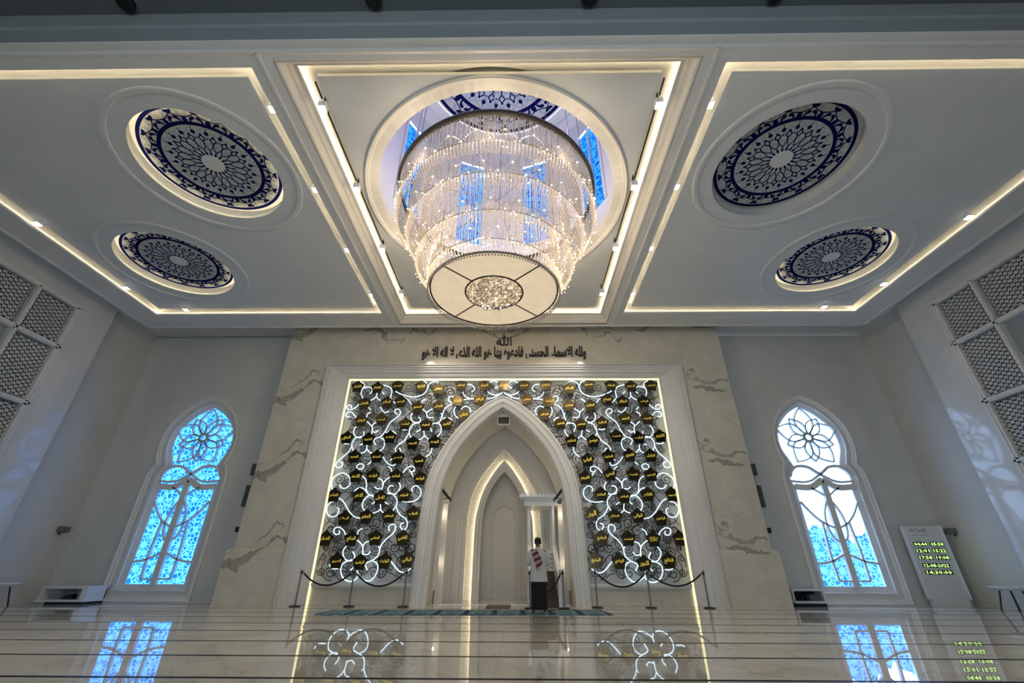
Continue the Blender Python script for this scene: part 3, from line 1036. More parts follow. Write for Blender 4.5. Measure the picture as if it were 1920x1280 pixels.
# ------------------------------------------------------------------ ceiling medallions
def medallion_meshes():
    navy, grey = MB(), MB()
    pol = lambda r, a: (r * math.cos(a), r * math.sin(a))
    fz = lambda z0: (lambda u, v, y: (u, v, -y))
    f = fz(0)
    def ln(m, pts, w, d=.010):
        m.bar([pol(r, a) for r, a in pts], w, 0, d, f)
    def poly(m, pts, d=.010):
        q = [pol(r, a) for r, a in pts]
        m.plate(q, [], -d, 0, 'z')
    for r0_, r1_ in ((.952, 1.0), (.688, .742)):
        navy.plate(circle(0, 0, r1_, 96), [circle(0, 0, r0_, 96)], -.010, 0, 'z')
    n = 16
    for k in range(n):
        a = 2 * PI * k / n
        poly(navy, [(.725, a - .075), (.752, a - .035), (.772, a - .055), (.785, a - .03), (.81, a - .04), (.825, a), (.81, a + .04), (.785, a + .03), (.772, a + .055), (.752, a + .035), (.725, a + .075)])
        for s in (-1, 1):
            ln(navy, cr([(.735, a + s * .085), (.775, a + s * .10), (.808, a + s * .135), (.815, a + s * .185)], 3), [.018, .020, .024, .028, .034, .040, .044, .046, .040, .020])
            ln(navy, cr([(.815, a), (.83, a + s * .09), (.862, a + s * .16), (.895, a + s * .215)], 3), .013)
            e = a + s * .225
            poly(navy, [(.872, e - s * .050), (.895, e - s * .022), (.930, e - s * .055), (.925, e), (.942, e + s * .030), (.905, e + s * .034), (.885, e + s * .010)][::s])
            ln(grey, cr([(.75, a + s * .17), (.80, a + s * .14), (.86, a + s * .06), (.94, a + s * .10)], 3), .030, .005)
    n = 20
    for k in range(n):
        a = 2 * PI * k / n
        h = PI / n
        poly(navy, [(.575 + .034 * math.cos(t * PI / 6), a + .050 * math.sin(t * PI / 6)) for t in range(12)])
        ln(navy, [(.605, a), (.655, a)], .009)
        b = a + h
        dia = [(.415, b), (.475, b - .095), (.535, b), (.475, b + .095), (.415, b)]
        for p, q in zip(dia, dia[1:]):
            ln(navy, [p, q], .016)
        poly(navy, [(.52, b - .028), (.548, b - .03), (.560, b), (.548, b + .03), (.52, b + .028)])
        poly(navy, [(.465, b - h - .012), (.478, b - h - .03), (.49, b - h - .012), (.49, b - h + .012), (.478, b - h + .03), (.465, b - h + .012)])
        poly(navy, [(.345, b), (.375, b - .035), (.40, b - .02), (.43, b), (.40, b + .02), (.375, b + .035)])
        ln(navy, [(.35, b), (.30, b - .075), (.255, b - h), (.2, b - h)], .011)
        ln(navy, [(.35, b), (.30, b + .075), (.255, b + h), (.2, b + h)], .011)
        poly(navy, [(.165, a - .055), (.185, a - .085), (.205, a - .065), (.27, a), (.205, a + .065), (.185, a + .085), (.165, a + .055)])
        for s in (-1, 1):
            ln(grey, [(.22 + .052 * j, a + s * .105 * j) for j in range(10)], .020, .005)
    disc = MB().plate(circle(0, 0, 1.0, 96), [], 0, .02, 'z')
    rose = MB().plate(circle(0, 0, .165, 40), [], -.006, 0, 'z')
    return disc, navy, grey, rose
_d, _n, _g, _r = medallion_meshes()
MEM = {'disc': mesh('disc', _d, M_disc), 'navy_tracery': mesh('navy_tracery', _n, M_navy), 'grey_lattice': mesh('grey_lattice', _g, M_grey), 'centre_rose': mesh('centre_rose', _r, M_paint)}
def medallion(cx, cy_, z, R, label, lit, rot=0, group='blue patterned ceiling roundels'):
    root = thing('ceiling_medallion', label, 'ceiling medallion', (cx, cy_, z), group)
    for nm, me in MEM.items():
        o = link(nm, me, root)
        o.scale = (R, R, 1)
        o.rotation_euler = (0, 0, rot)
    if lit:
        ring = MB().lathe([(lit[0], lit[1]), (lit[0] - .018, lit[1] + .008), (lit[0], lit[1] + .016)], (cx, cy_), 64)
        obj('led_ring', ring, lit[2], root)
M_ledr = mat('roundel_led_ring', (1, .9, .7), 0.5, 0, (1.0, 0.80, 0.50), 24.0)
medallion(-6.92, 7.22, 9.795, 1.535, 'large lit navy patterned roundel on the left bay, nearest the viewer', (1.657, 9.541, M_ledr), .08)
medallion(6.98, 7.24, 9.795, 1.525, 'unlit navy patterned roundel on the right bay, nearest the viewer', None, .2)
medallion(-10.38, 10.94, 9.775, 1.525, 'smaller-looking lit navy roundel at the back of the left bay', (1.657, 9.541, M_ledr), .3)
medallion(10.52, 10.94, 9.775, 1.525, 'smaller-looking lit navy roundel at the back of the right bay', (1.657, 9.541, M_ledr), .5)
medallion(OPC[0], OPC[1], 16.2, 2.6, 'navy patterned roundel at the top of the blue dome above the chandelier', (2.75, 16.3, mat('dome_led_ring', (1, 1, 1), .5, 0, (.8, .85, 1.0), 2.0)), -PI / 2 + PI / 20)

# ------------------------------------------------------------------ chandelier
ch = thing('chandelier', 'huge tiered crystal chandelier hanging through the round dome opening', 'chandelier', (0, CHY, 9.8))
TI = [(2.56, 9.80, 8.92, 8.68, 2.48), (2.24, 9.55, 8.33, 8.11, 2.15), (1.92, 8.9, 7.58, 7.36, 1.86), (1.60, 8.2, 7.08, 6.86, 1.56)]
rng = random.Random(3)
bulbs = MB()
for ti, (r, zt, zb, z0, rb_) in enumerate(TI):
    n = int((215 if ti == 0 else 140) * r)
    st = MB()
    for i in range(n):
        a = 2 * PI * i / n + rng.uniform(-.008, .008)
        x, y = r * math.cos(a), CHY + r * math.sin(a)
        w = .011
        zl = zb + .02 * math.sin(a * 24)
        top = zt - rng.uniform(0, .05)
        vs = []
        for z in (top, (top + zl) / 2, zl):
            for q in range(3):
                b = a + q * 2 * PI / 3
                vs.append((x + w * math.cos(b), y + w * math.sin(b), z))
        st.add(vs, [(j * 3 + q, j * 3 + (q + 1) % 3, (j + 1) * 3 + (q + 1) % 3, (j + 1) * 3 + q) for j in range(2) for q in range(3)])
        if i % 3 == 0:
            for q in range(4):
                zz = zl + (top - zl) * rng.random()
                st.octa(x, y, zz, .020, .034)
    obj('crystal_strands', st, M_strand, ch, kind='stuff')
    bd = MB()
    nr = 7
    nb_ = int(76 * r)
    for j in range(nr):
        t = j / (nr - 1)
        rr_ = r + (rb_ - r) * t + .03 * math.sin(t * PI)
        z = zb + (z0 - zb) * t
        for i in range(nb_):
            a = 2 * PI * (i + .5 * (j % 2) * 0) / nb_
            bd.octa(rr_ * math.cos(a), CHY + rr_ * math.sin(a), z, .024, .022)
    obj('crystal_band', bd, M_lit, ch, kind='stuff')
    # scalloped garlands above the band, with a bulb at each peak
    gd = MB()
    ng = 26 - 3 * ti
    for k in range(ng):
        a0 = 2 * PI * k / ng
        for i in range(15):
            t = i / 14
            a = a0 + (t - .5) * 2 * PI / ng
            z = zb + .06 + .26 * (1 - abs(2 * t - 1) ** 1.5)
            gd.octa((r + .03) * math.cos(a), CHY + (r + .03) * math.sin(a), z, .020)
        bulbs.octa((r + .04) * math.cos(a0), CHY + (r + .04) * math.sin(a0), zb + .33, .021)
        bulbs.octa((r + .03) * math.cos(a0 + PI / ng), CHY + (r + .03) * math.sin(a0 + PI / ng), zb + .04, .018)
    obj('crystal_garland', gd, M_cryst, ch, kind='stuff')
    hr = MB().tube([(r * math.cos(2 * PI * i / 72), CHY + r * math.sin(2 * PI * i / 72), zb + .03) for i in range(73)], .010, 4, False)
    obj('tier_hoop', hr, M_steel, ch)
    for k in range(95):
        a = rng.uniform(0, 2 * PI)
        z = rng.uniform(z0, zb + .05)
        bulbs.octa((r + .025) * math.cos(a), CHY + (r + .02) * math.sin(a), z, .012)
    # loose drops between the tiers
    dp = MB()
    if ti < 3:
        for k in range(420):
            a = rng.uniform(0, 2 * PI)
            q = rng.random()
            rr_ = rb_ - .04 - q * (rb_ - TI[ti + 1][0])
            dp.octa(rr_ * math.cos(a), CHY + rr_ * math.sin(a), z0 + .05 + rng.uniform(0, .55), .018, .034)
        obj('crystal_drops', dp, M_cryst, ch, kind='stuff')
obj('bulbs', bulbs, M_bulb, ch, kind='stuff')
rim = MB().lathe([(2.52, 9.78), (2.62, 9.78), (2.64, 9.83), (2.62, 9.89), (2.52, 9.89)], (0, CHY), 96, True)
obj('top_rim', rim, M_dark, ch, True)
sp = MB()
for k in range(3):
    a = k * PI / 3 + .3
    sp.tube([(2.55 * math.cos(a), CHY + 2.55 * math.sin(a), 9.86), (-2.55 * math.cos(a), CHY - 2.55 * math.sin(a), 9.86)], .008, 5)
obj('spokes', sp, M_dark, ch)
for k in range(8):
    a = k * PI / 4 + .02
    obj('suspension_cable', MB().tube([(2.5 * math.cos(a), CHY + 2.5 * math.sin(a), 9.88), (2.35 * math.cos(a), CHY + 2.35 * math.sin(a), 16.18)], .012, 5), M_steel, ch)
ZB = 6.82
pl_ = MB()
for k in range(4):
    a0 = PI / 4 + k * PI / 2
    g_ = .012
    o = arc(0, CHY, 1.50, a0 + g_, a0 + PI / 2 - g_, 24)
    i_ = arc(0, CHY, .69, a0 + PI / 2 - g_ * 2.4, a0 + g_ * 2.4, 16)
    obj('diffuser_panel', MB().plate(o + i_, [], ZB, ZB + .02, 'z'), M_diff, ch)
    obj('divider_bar', MB().tube([(.68 * math.cos(a0), CHY + .68 * math.sin(a0), ZB + .005), (1.5 * math.cos(a0), CHY + 1.5 * math.sin(a0), ZB + .005)], .020, 6), M_dark, ch)
for r in (.685, 1.515):
    obj('dark_hoop', MB().tube([(r * math.cos(2 * PI * i / 72), CHY + r * math.sin(2 * PI * i / 72), ZB) for i in range(73)], .022, 6, False), M_dark, ch)
fr = MB()
for i in range(150):
    a = 2 * PI * i / 150
    for z in (6.80, 6.75, 6.70):
        fr.octa(1.565 * math.cos(a), CHY + 1.565 * math.sin(a), z, .026, .03)
obj('crystal_fringe', fr, M_cryst, ch, kind='stuff')
cc, cb_ = MB(), MB()
for i in range(760):
    r, a = .65 * math.sqrt(rng.random()), rng.uniform(0, 2 * PI)
    cc.octa(r * math.cos(a), CHY + r * math.sin(a), ZB - .02 + rng.uniform(-.09, .05), .020, .03)
for i in range(26):
    r, a = .6 * math.sqrt(rng.random()), rng.uniform(0, 2 * PI)
    cb_.octa(r * math.cos(a), CHY + r * math.sin(a), ZB - .09, .017)
obj('crystal_cluster', cc, M_cryst, ch, kind='stuff')
obj('bulbs', cb_, M_bulb, ch, kind='stuff')
obj('cluster_backing', MB().plate(circle(0, CHY, .68, 32), [], ZB + .08, ZB + .1, 'z'), M_diff, ch)

# ------------------------------------------------------------------ track spotlights
ORD = ['nearest', 'second', 'third', 'farthest']
def spot(x, y, z, label, group, nx=0, ny=0):
    t = thing('spotlight', label, 'spotlight', (x, y, z), group)
    body = MB().box(x - .075, x + .075, y - .075, y + .075, z, z + .16)
    obj('lamp_body', body, M_white, t)
    rimm = MB().plate([(x - .075, y - .075), (x + .075, y - .075), (x + .075, y + .075), (x - .075, y + .075)], [circle(x, y, .016, 8)], z - .012, z, 'z')
    obj('lens', rimm, M_lens, t)
    obj('stem', MB().box(x - .02, x + .02, y - .02, y + .02, z + .16, 9.86), M_black, t)
YS_ = [5.60, 7.75, 10.07, 12.46]
for s in (-1, 1):
    side = 'left' if s < 0 else 'right'
    for i, y in enumerate(YS_):
        spot(s * 3.5, y, 9.44, '%s spotlight of four on the chandelier side of the %s beam' % (ORD[i], side), 'track spotlights in the ceiling coves')
        spot(s * 4.53, y, 9.44, '%s spotlight of four on the outer side of the %s beam' % (ORD[i], side), 'track spotlights in the ceiling coves')
    for i, y in enumerate((8.88, 11.96)):
        spot(s * 12.80, y, 9.44, '%s spotlight in the %s cove along the side wall' % (('nearer', 'farther')[i], side), 'track spotlights in the ceiling coves')
    spot(s * 11.7, 13.36, 9.44, 'single spotlight in the back cove of the %s bay, by the window' % side, 'track spotlights in the ceiling coves')
    for x, d in ((3.5, 'inner'), (4.53, 'outer')):
        tr = MB()
        ys = [5.15] + [v for y in YS_ for v in (y - .1, y + .1)] + [12.85]
        for a, b in zip(ys[::2], ys[1::2]):
            if b > a:
                tr.box(s * x - .014, s * x + .014, a, b, 9.62 if d == 'inner' else 9.60, 9.66)
        o = struct('trim_%d' % {(-1, 'inner'): 25, (-1, 'outer'): 26, (1, 'inner'): 27, (1, 'outer'): 28}[(s, d)], tr, M_black)
        o['label'] = 'thin black lighting track along the %s beam' % side
# the lamps' own light: washes on the end walls and floor
for s in (-1, 1):
    for x, y, tx, ty, e in ((3.5, 12.46, .2, 17.6, 420), (4.53, 12.46, 4.4, 15.7, 130), (4.53, 12.46, 7.2, 15.3, 60), (11.7, 13.36, 11.7, 16.2, 40), (12.8, 8.88, 14.4, 9.0, 25), (12.8, 11.96, 14.5, 12.1, 25), (3.5, 5.6, 3.4, 5.7, 110), (3.5, 7.75, 3.4, 7.8, 110), (3.5, 10.07, 3.4, 10.1, 110), (4.53, 5.6, 5.4, 5.6, 110), (4.53, 7.75, 6.4, 7.75, 110), (4.53, 10.07, 5.6, 10.07, 110), (12.8, 8.88, 11.6, 8.9, 90), (12.8, 11.96, 11, 11.9, 90)):
        v = Vector((s * tx, ty, 3.0)) - Vector((s * x, y, 9.4))
        lamp('spot_beam', 'SPOT', (s * x, y, 9.41), e, NEUT, .05, v.to_track_quat('-Z', 'Y').to_euler(), ang=1.1)
for x, d in ((-6.7, 'leftmost'), (-2.08, 'second from left of the'), (1.9, 'third from left of the'), (5.3, 'rightmost')):
    t = thing('ceiling_speaker', '%s round black ceiling speaker above the entrance beam' % d if 'of' not in d else '%s round black ceiling speakers above the entrance beam' % d, 'speaker', (x, 4.02, 10.28), 'round black speakers of the entrance ceiling')
    obj('speaker_rim', MB().lathe([(.15, 10.28), (.15, 10.20), (.12, 10.19), (.115, 10.2), (.115, 10.28)], (x, 4.02), 24), M_black, t)
    obj('speaker_grille', MB().plate(circle(x, 4.02, .115, 20), [], 10.215, 10.225, 'z'), M_dark, t)

# ------------------------------------------------------------------ inscriptions on the marble wall
t = obj('wall_inscription', move(text_mesh(shape('ولله الاسماء الحسنى فادعوه بها هو الله الذى لا اله الا هو'), 6.5, .60, .04, M_letter, .04, 2, True), .02, D - .05, 8.56), M_letter, None, origin=(0.02, D - .03, 8.56))
tag(t, 'long line of black raised Kufic lettering across the marble above the frame', 'lettering')
t = obj('wall_inscription', move(text_mesh('\uFDF2', .62, .62, .04, M_letter, .012, 3, False), .02, D - .05, 9.16), M_letter, None, origin=(0.02, D - .03, 9.16))
tag(t, 'single small black calligraphic word centred above the long inscription', 'lettering')

# ------------------------------------------------------------------ scrollwork screen with the 99 name plaques
YSC = D + .42
scr = thing('scrollwork_screen', 'wrought iron scrollwork screen with glowing tendrils and gold-lettered plaques around the arch', 'ornamental screen', (0, YSC, .6))
PLQ = [tuple(map(float, p.split(','))) for p in '''5.74,7.32 4.96,7.28 4.18,7.33 3.32,7.35 2.56,7.19 1.65,7.35 0.8,7.33 0,7.33 -0.74,7.33 -1.65,7.34 -2.52,7.18 -3.21,7.3 -4.13,7.32 -4.92,7.24 -5.7,7.29 5.37,6.66 4.57,6.66 3.97,6.72 3.32,6.5 2.51,6.5 1.77,6.68 0.91,6.74 -0.9,6.74 -1.76,6.7 -2.46,6.49 -3.25,6.45 -3.93,6.67 -4.46,6.64 -5.32,6.6 5.39,5.99 4.58,5.99 3.71,5.83 2.92,5.76 2.15,5.8 1.56,6.15 -1.48,6.13 -2.1,5.79 -2.87,5.75 -3.65,5.79 -4.57,5.96 -5.33,5.92 5.77,5.32 4.98,5.26 4.17,5.33 3.31,5.14 2.52,5.14 -2.49,5.11 -3.29,5.07 -4.16,5.29 -4.95,5.21 -5.75,5.27 5.32,4.61 4.57,4.62 3.81,4.59 3.05,4.46 -2.99,4.43 -3.77,4.54 -4.54,4.58 -5.35,4.58 5.23,3.94 4.61,3.96 3.8,3.96 2.92,3.83 -2.89,3.81 -3.76,3.9 -4.57,3.9 -5.18,3.9 5.86,3.28 5.02,3.28 4.2,3.22 3.43,3.28 -3.39,3.26 -4.2,3.17 -4.96,3.24 -5.83,3.25 5.34,2.52 4.59,2.59 3.81,2.59 3.06,2.66 -3,2.66 -3.81,2.58 -4.59,2.56 -5.32,2.51 5.87,1.9 5.01,1.88 4.18,1.9 3.31,1.91 -3.27,1.9 -4.19,1.9 -4.98,1.88 -5.84,1.88 5.4,1.25 4.6,1.17 3.81,1.23 3.06,1.26 -3.05,1.25 -3.78,1.22 -4.58,1.18 -5.34,1.22'''.split()]
NEON = [[tuple(map(float, p.split(','))) for p in s.split()] for s in '''-5.80,7.52 -5.64,7.52 -5.49,7.42 -5.47,7.29 -5.53,7.16 -5.53,7.00 -5.41,6.81|-5.46,7.25 -5.31,7.30 -5.15,7.24 -5.12,7.11 -5.20,7.01|-4.78,7.38 -4.56,7.33 -4.40,7.24 -4.34,7.07 -4.37,6.83|-4.91,7.05 -4.92,6.91 -4.98,6.83 -5.11,6.74|-4.92,6.91 -4.81,6.78 -4.70,6.73|-4.71,7.09 -4.63,7.00|-4.32,6.81 -4.22,6.68 -4.09,6.61|-4.20,7.11 -3.98,7.00 -3.76,6.92 -3.51,6.88 -3.27,6.91 -3.07,7.02 -2.97,7.20 -2.94,7.37 -2.83,7.48 -2.66,7.53 -2.51,7.44|-3.25,7.53 -3.08,7.51 -2.99,7.40 -2.95,7.26|-3.84,6.85 -3.66,6.76 -3.52,6.57|-2.99,6.78 -3.11,6.72 -3.14,6.61|-5.51,6.64 -5.62,6.49 -5.77,6.38 -5.91,6.38 -6.00,6.49 -5.92,6.56 -5.82,6.53 -5.80,6.44|-5.57,6.05 -5.65,6.17 -5.79,6.28 -5.93,6.25 -5.97,6.15 -5.90,6.07 -5.80,6.10|-5.15,6.46 -5.05,6.36|-5.04,6.27 -5.15,6.19 -5.17,6.07|-4.69,6.48 -4.61,6.34 -4.47,6.25 -4.35,6.32|-4.02,6.19 -4.12,6.27 -4.10,6.37 -3.98,6.38 -3.90,6.27 -3.93,6.15 -4.08,6.00 -4.24,5.86 -4.33,5.65 -4.40,5.49 -4.52,5.33 -4.67,5.27 -4.75,5.18 -4.67,5.02|-4.34,5.47 -4.19,5.53 -4.05,5.50 -3.96,5.41|-4.51,5.27 -4.38,5.20 -4.33,5.06 -4.38,4.88 -4.48,4.79|-5.12,5.90 -4.98,5.78 -4.88,5.66 -4.87,5.43|-4.76,5.88 -4.87,5.80 -4.91,5.70|-4.87,5.53 -4.74,5.49 -4.63,5.57|-5.46,5.74 -5.55,5.62 -5.55,5.45 -5.42,5.31 -5.26,5.29 -5.16,5.37 -5.18,5.53|-5.15,5.33 -5.38,5.30 -5.50,5.20 -5.54,5.02 -5.45,4.81|-5.53,4.98 -5.60,4.79 -5.73,4.63 -5.89,4.48 -5.98,4.35 -5.97,4.24 -5.86,4.20 -5.75,4.26 -5.76,4.37 -5.86,4.41|-5.92,5.16 -5.81,5.06 -5.61,5.07|-5.25,5.00 -5.13,5.07|-4.99,5.02 -4.97,4.88 -5.02,4.77 -5.16,4.71|-4.97,4.88 -4.84,4.75 -4.70,4.72|-4.80,4.71 -4.71,4.56 -4.75,4.39 -4.85,4.31|-4.33,4.58 -4.19,4.41 -4.02,4.29 -3.87,4.29 -3.85,4.39|-4.05,4.46 -3.96,4.52|-3.44,6.23 -3.49,6.10 -3.43,5.94 -3.28,5.86 -3.12,5.90 -3.12,6.02 -3.20,6.08|-3.04,5.86 -3.31,5.82 -3.44,5.69 -3.48,5.49 -3.39,5.29|-3.49,5.45 -3.60,5.21 -3.78,5.06 -3.90,4.92 -3.90,4.79 -3.78,4.75 -3.71,4.82 -3.78,4.90|-3.84,5.72 -3.76,5.59 -3.55,5.59|-3.07,6.40 -2.92,6.25 -2.84,6.06 -2.62,6.06|-2.69,6.40 -2.84,6.31 -2.90,6.23|-3.22,5.49 -3.05,5.61|-2.95,5.55 -2.91,5.37 -3.02,5.23 -3.09,5.23|-2.91,5.37 -2.74,5.23 -2.66,5.23|-2.63,5.51 -2.71,5.69 -2.62,5.82 -2.42,5.82 -2.31,5.69 -2.31,5.49 -2.42,5.31|-2.46,5.82 -2.37,5.90 -2.30,6.14 -2.22,6.40 -2.05,6.54 -1.92,6.63|-2.35,6.23 -2.28,6.10|-2.26,6.02 -2.10,6.05 -1.97,6.00 -1.91,5.90|-1.91,6.82 -2.00,6.91 -2.11,6.84 -2.08,6.71 -1.98,6.67|-1.82,6.48 -1.87,6.31 -1.80,6.12 -1.68,6.03|-1.60,6.37 -1.50,6.48 -1.36,6.48 -1.23,6.35 -1.28,6.14|-1.41,7.40 -1.24,7.37 -1.12,7.21 -1.22,7.07|-1.58,7.08 -1.48,6.91 -1.25,6.80 -1.01,6.80|-1.52,6.76 -1.29,6.80|-0.64,6.80 -0.40,6.84 -0.17,6.95 -0.03,7.06|-0.61,7.10 -0.48,6.99 -0.28,6.95 -0.07,6.99|-0.60,7.43 -0.47,7.52 -0.31,7.53 -0.20,7.41 -0.24,7.28 -0.34,7.23|-2.58,4.94 -2.60,4.75 -2.76,4.58|-3.53,4.02 -3.44,4.16 -3.29,4.24 -3.16,4.22 -3.14,4.09 -3.25,4.05 -3.32,4.13|-3.23,4.02 -3.14,3.87|-5.03,4.15 -5.16,4.15 -5.22,4.24 -5.14,4.33 -5.00,4.31 -4.97,4.22 -5.03,4.14|-4.09,4.24 -3.97,4.15 -3.93,4.03|-5.94,3.44 -6.01,3.62 -5.99,3.83 -5.85,3.97 -5.65,4.01 -5.47,3.92 -5.37,3.76 -5.37,3.59 -5.50,3.49 -5.64,3.51 -5.73,3.62|-4.98,3.92 -4.84,3.80 -4.77,3.63 -4.75,3.46 -4.67,3.31 -4.48,3.23 -4.39,3.16 -4.40,3.03 -4.48,2.98|-5.16,3.37 -5.09,3.47 -4.95,3.51 -4.82,3.46 -4.71,3.34|-4.38,3.83 -4.25,3.76 -4.18,3.63 -4.23,3.39|-3.98,3.88 -4.12,3.76 -4.21,3.63|-4.48,3.54 -4.36,3.47 -4.26,3.49|-3.65,3.71 -3.57,3.56 -3.63,3.37 -3.79,3.29 -3.94,3.36 -3.99,3.47 -3.92,3.58 -3.81,3.56|-4.01,3.32 -3.83,3.31 -3.70,3.21 -3.62,3.06 -3.64,2.90 -3.73,2.75|-3.64,2.91 -3.57,2.77 -3.45,2.62 -3.26,2.50 -3.18,2.36 -3.21,2.20 -3.32,2.16 -3.41,2.26 -3.38,2.35 -3.30,2.37|-3.12,3.37 -3.15,3.49 -3.05,3.58 -2.91,3.52 -2.82,3.37 -2.87,3.19 -3.03,3.07 -3.27,3.04 -3.49,3.07|-4.04,3.04 -3.91,2.96|-4.42,3.26 -4.63,3.25 -4.76,3.12 -4.81,2.96 -4.75,2.81 -4.63,2.74|-4.19,2.99 -4.16,2.81 -4.27,2.72 -4.42,2.67|-4.18,2.81 -4.06,2.70 -3.97,2.66|-5.66,3.16 -5.49,3.06 -5.33,2.86 -5.19,2.70 -5.00,2.56 -4.78,2.51|-5.75,3.06 -5.90,3.04 -6.01,2.89 -5.99,2.72 -5.88,2.59 -5.72,2.56 -5.60,2.65 -5.59,2.80 -5.66,2.86|-5.20,1.98 -5.29,2.12 -5.45,2.23 -5.60,2.21 -5.63,2.10 -5.54,2.01 -5.43,2.04 -5.45,2.13|-4.68,2.20 -4.79,2.13 -4.82,2.01|-3.74,2.12 -3.80,2.21 -3.73,2.32 -3.61,2.31 -3.56,2.18 -3.63,2.04 -3.81,1.89 -3.94,1.74 -4.00,1.59 -4.03,1.38 -4.18,1.25 -4.33,1.19 -4.40,1.11 -4.31,0.96|-4.06,1.66 -4.00,1.59|-4.81,1.84 -4.65,1.74 -4.56,1.59 -4.54,1.37|-4.37,1.81 -4.51,1.77 -4.57,1.65|-4.52,1.43 -4.39,1.41 -4.30,1.50|-5.12,1.66 -5.20,1.53 -5.17,1.38 -5.05,1.25 -4.87,1.23 -4.79,1.35 -4.88,1.50|-4.74,1.28 -4.96,1.23 -5.13,1.15 -5.18,1.00 -5.13,0.83 -4.99,0.69 -4.82,0.64 -4.67,0.68 -4.59,0.80 -4.64,0.95|-4.17,1.22 -4.03,1.15 -3.98,1.01 -4.03,0.81 -4.18,0.66 -4.38,0.68 -4.56,0.79|-4.02,1.31 -3.87,1.37|-5.58,1.12 -5.46,1.00 -5.26,1.00|-4.86,0.95 -4.79,1.02 -4.70,1.02|-3.58,1.22 -3.43,1.06 -3.29,0.94 -3.12,0.90 -2.97,0.97 -2.91,1.02|-3.24,1.25 -3.19,1.11'''.split('|')]
for sg in (1, -1):
    curves = [cr(s, 4) for s in NEON]
    root_ = list(range(len(curves)))
    def find(i):
        while root_[i] != i:
            i = root_[i]
        return i
    for i in range(len(curves)):
        for j in range(i):
            if min(math.dist(p, q) for p in curves[i][::2] + curves[i][-1:] for q in curves[j][::2] + curves[j][-1:]) < .10:
                root_[find(i)] = find(j)
    grp = {}
    for i, q in enumerate(curves):
        grp.setdefault(find(i), MB()).tube([(sg * x, YSC - .05, z) for x, z in q], .018, 6)
    for k in sorted(grp):
        obj('glowing_tendril', grp[k], M_neon, scr, True)
# dark iron scrolls, mirrored left and right
rg_ = random.Random(11)
ir = MB()
HX = full(H_out)
def inside(x, z, m=.04):
    if not (-6.0 + m < x < -m * .2 and .66 + m < z < 7.5 - m):
        return False
    if z < 6.83:
        for (xa, za), (xb, zb) in zip(H_out, H_out[1:]):
            if za <= z <= zb + 1e-6:
                xo = xa + (xb - xa) * (z - za) / max(zb - za, 1e-6)
                return -x > xo + m
        return True
    return True
def scroll(cx, cz, r, a0, turns, sgn, tail):
    pts = []
    n = int(13 * turns)
    for i in range(n + 1):
        t = i / n
        rr_ = r * (.16 + .84 * t)
        a = a0 + sgn * 2 * PI * turns * t
        pts.append((cx + rr_ * math.cos(a), cz + rr_ * math.sin(a)))
    a = a0 + sgn * 2 * PI * turns
    px, pz = pts[-1]
    tx, tz = -sgn * math.sin(a), sgn * math.cos(a)
    for i in range(1, 6):
        u = i / 5 * tail
        b = -sgn * u * 1.4
        pts.append((px + u * (tx * math.cos(b) - tz * math.sin(b)), pz + u * (tx * math.sin(b) + tz * math.cos(b))))
    return pts
cnt = 0
placed = []
tries = 0
while cnt < 290 and tries < 90000:
    tries += 1
    x, z = rg_.uniform(-6, 0), rg_.uniform(.66, 7.5)
    r = rg_.uniform(.10, .23) if tries < 9000 else rg_.uniform(.065, .13)
    if not inside(x, z, r * .9):
        continue
    if any((x - a) ** 2 + (z - b) ** 2 < (.72 * (r + c)) ** 2 for a, b, c in placed):
        if rg_.random() < .996:
            continue
    q = scroll(x, z, r, rg_.uniform(0, 2 * PI), rg_.uniform(1.3, 1.9), rg_.choice((-1, 1)), rg_.uniform(.2, .5))
    k = [p for p in q if inside(p[0], p[1], .0)]
    if len(k) < len(q) * .8:
        continue
    placed.append((x, z, r))
    ir.tube([(p[0], YSC + .02, p[1]) for p in k], .014, 4)
    cnt += 1
# long stems that bind the plaques together
left = [p for p in PLQ if p[0] <= 0.01]
for i, p in enumerate(left):
    near_ = sorted(left, key=lambda q: (q[0] - p[0]) ** 2 + (q[1] - p[1]) ** 2)[1:2]
    for q in near_:
        mx, mz = (p[0] + q[0]) / 2, (p[1] + q[1]) / 2
        dx, dz = q[0] - p[0], q[1] - p[1]
        k = rg_.choice((-.28, .28))
        c = cr([p, (mx - dz * k - dx * .2, mz + dx * k - dz * .2), (mx + dz * k * .4 + dx * .2, mz - dx * k * .4 + dz * .2), q], 4)
        if all(inside(a, b, .0) or b > 7.2 for a, b in c):
            ir.tube([(a, YSC + .03, b) for a, b in c], .014, 4)
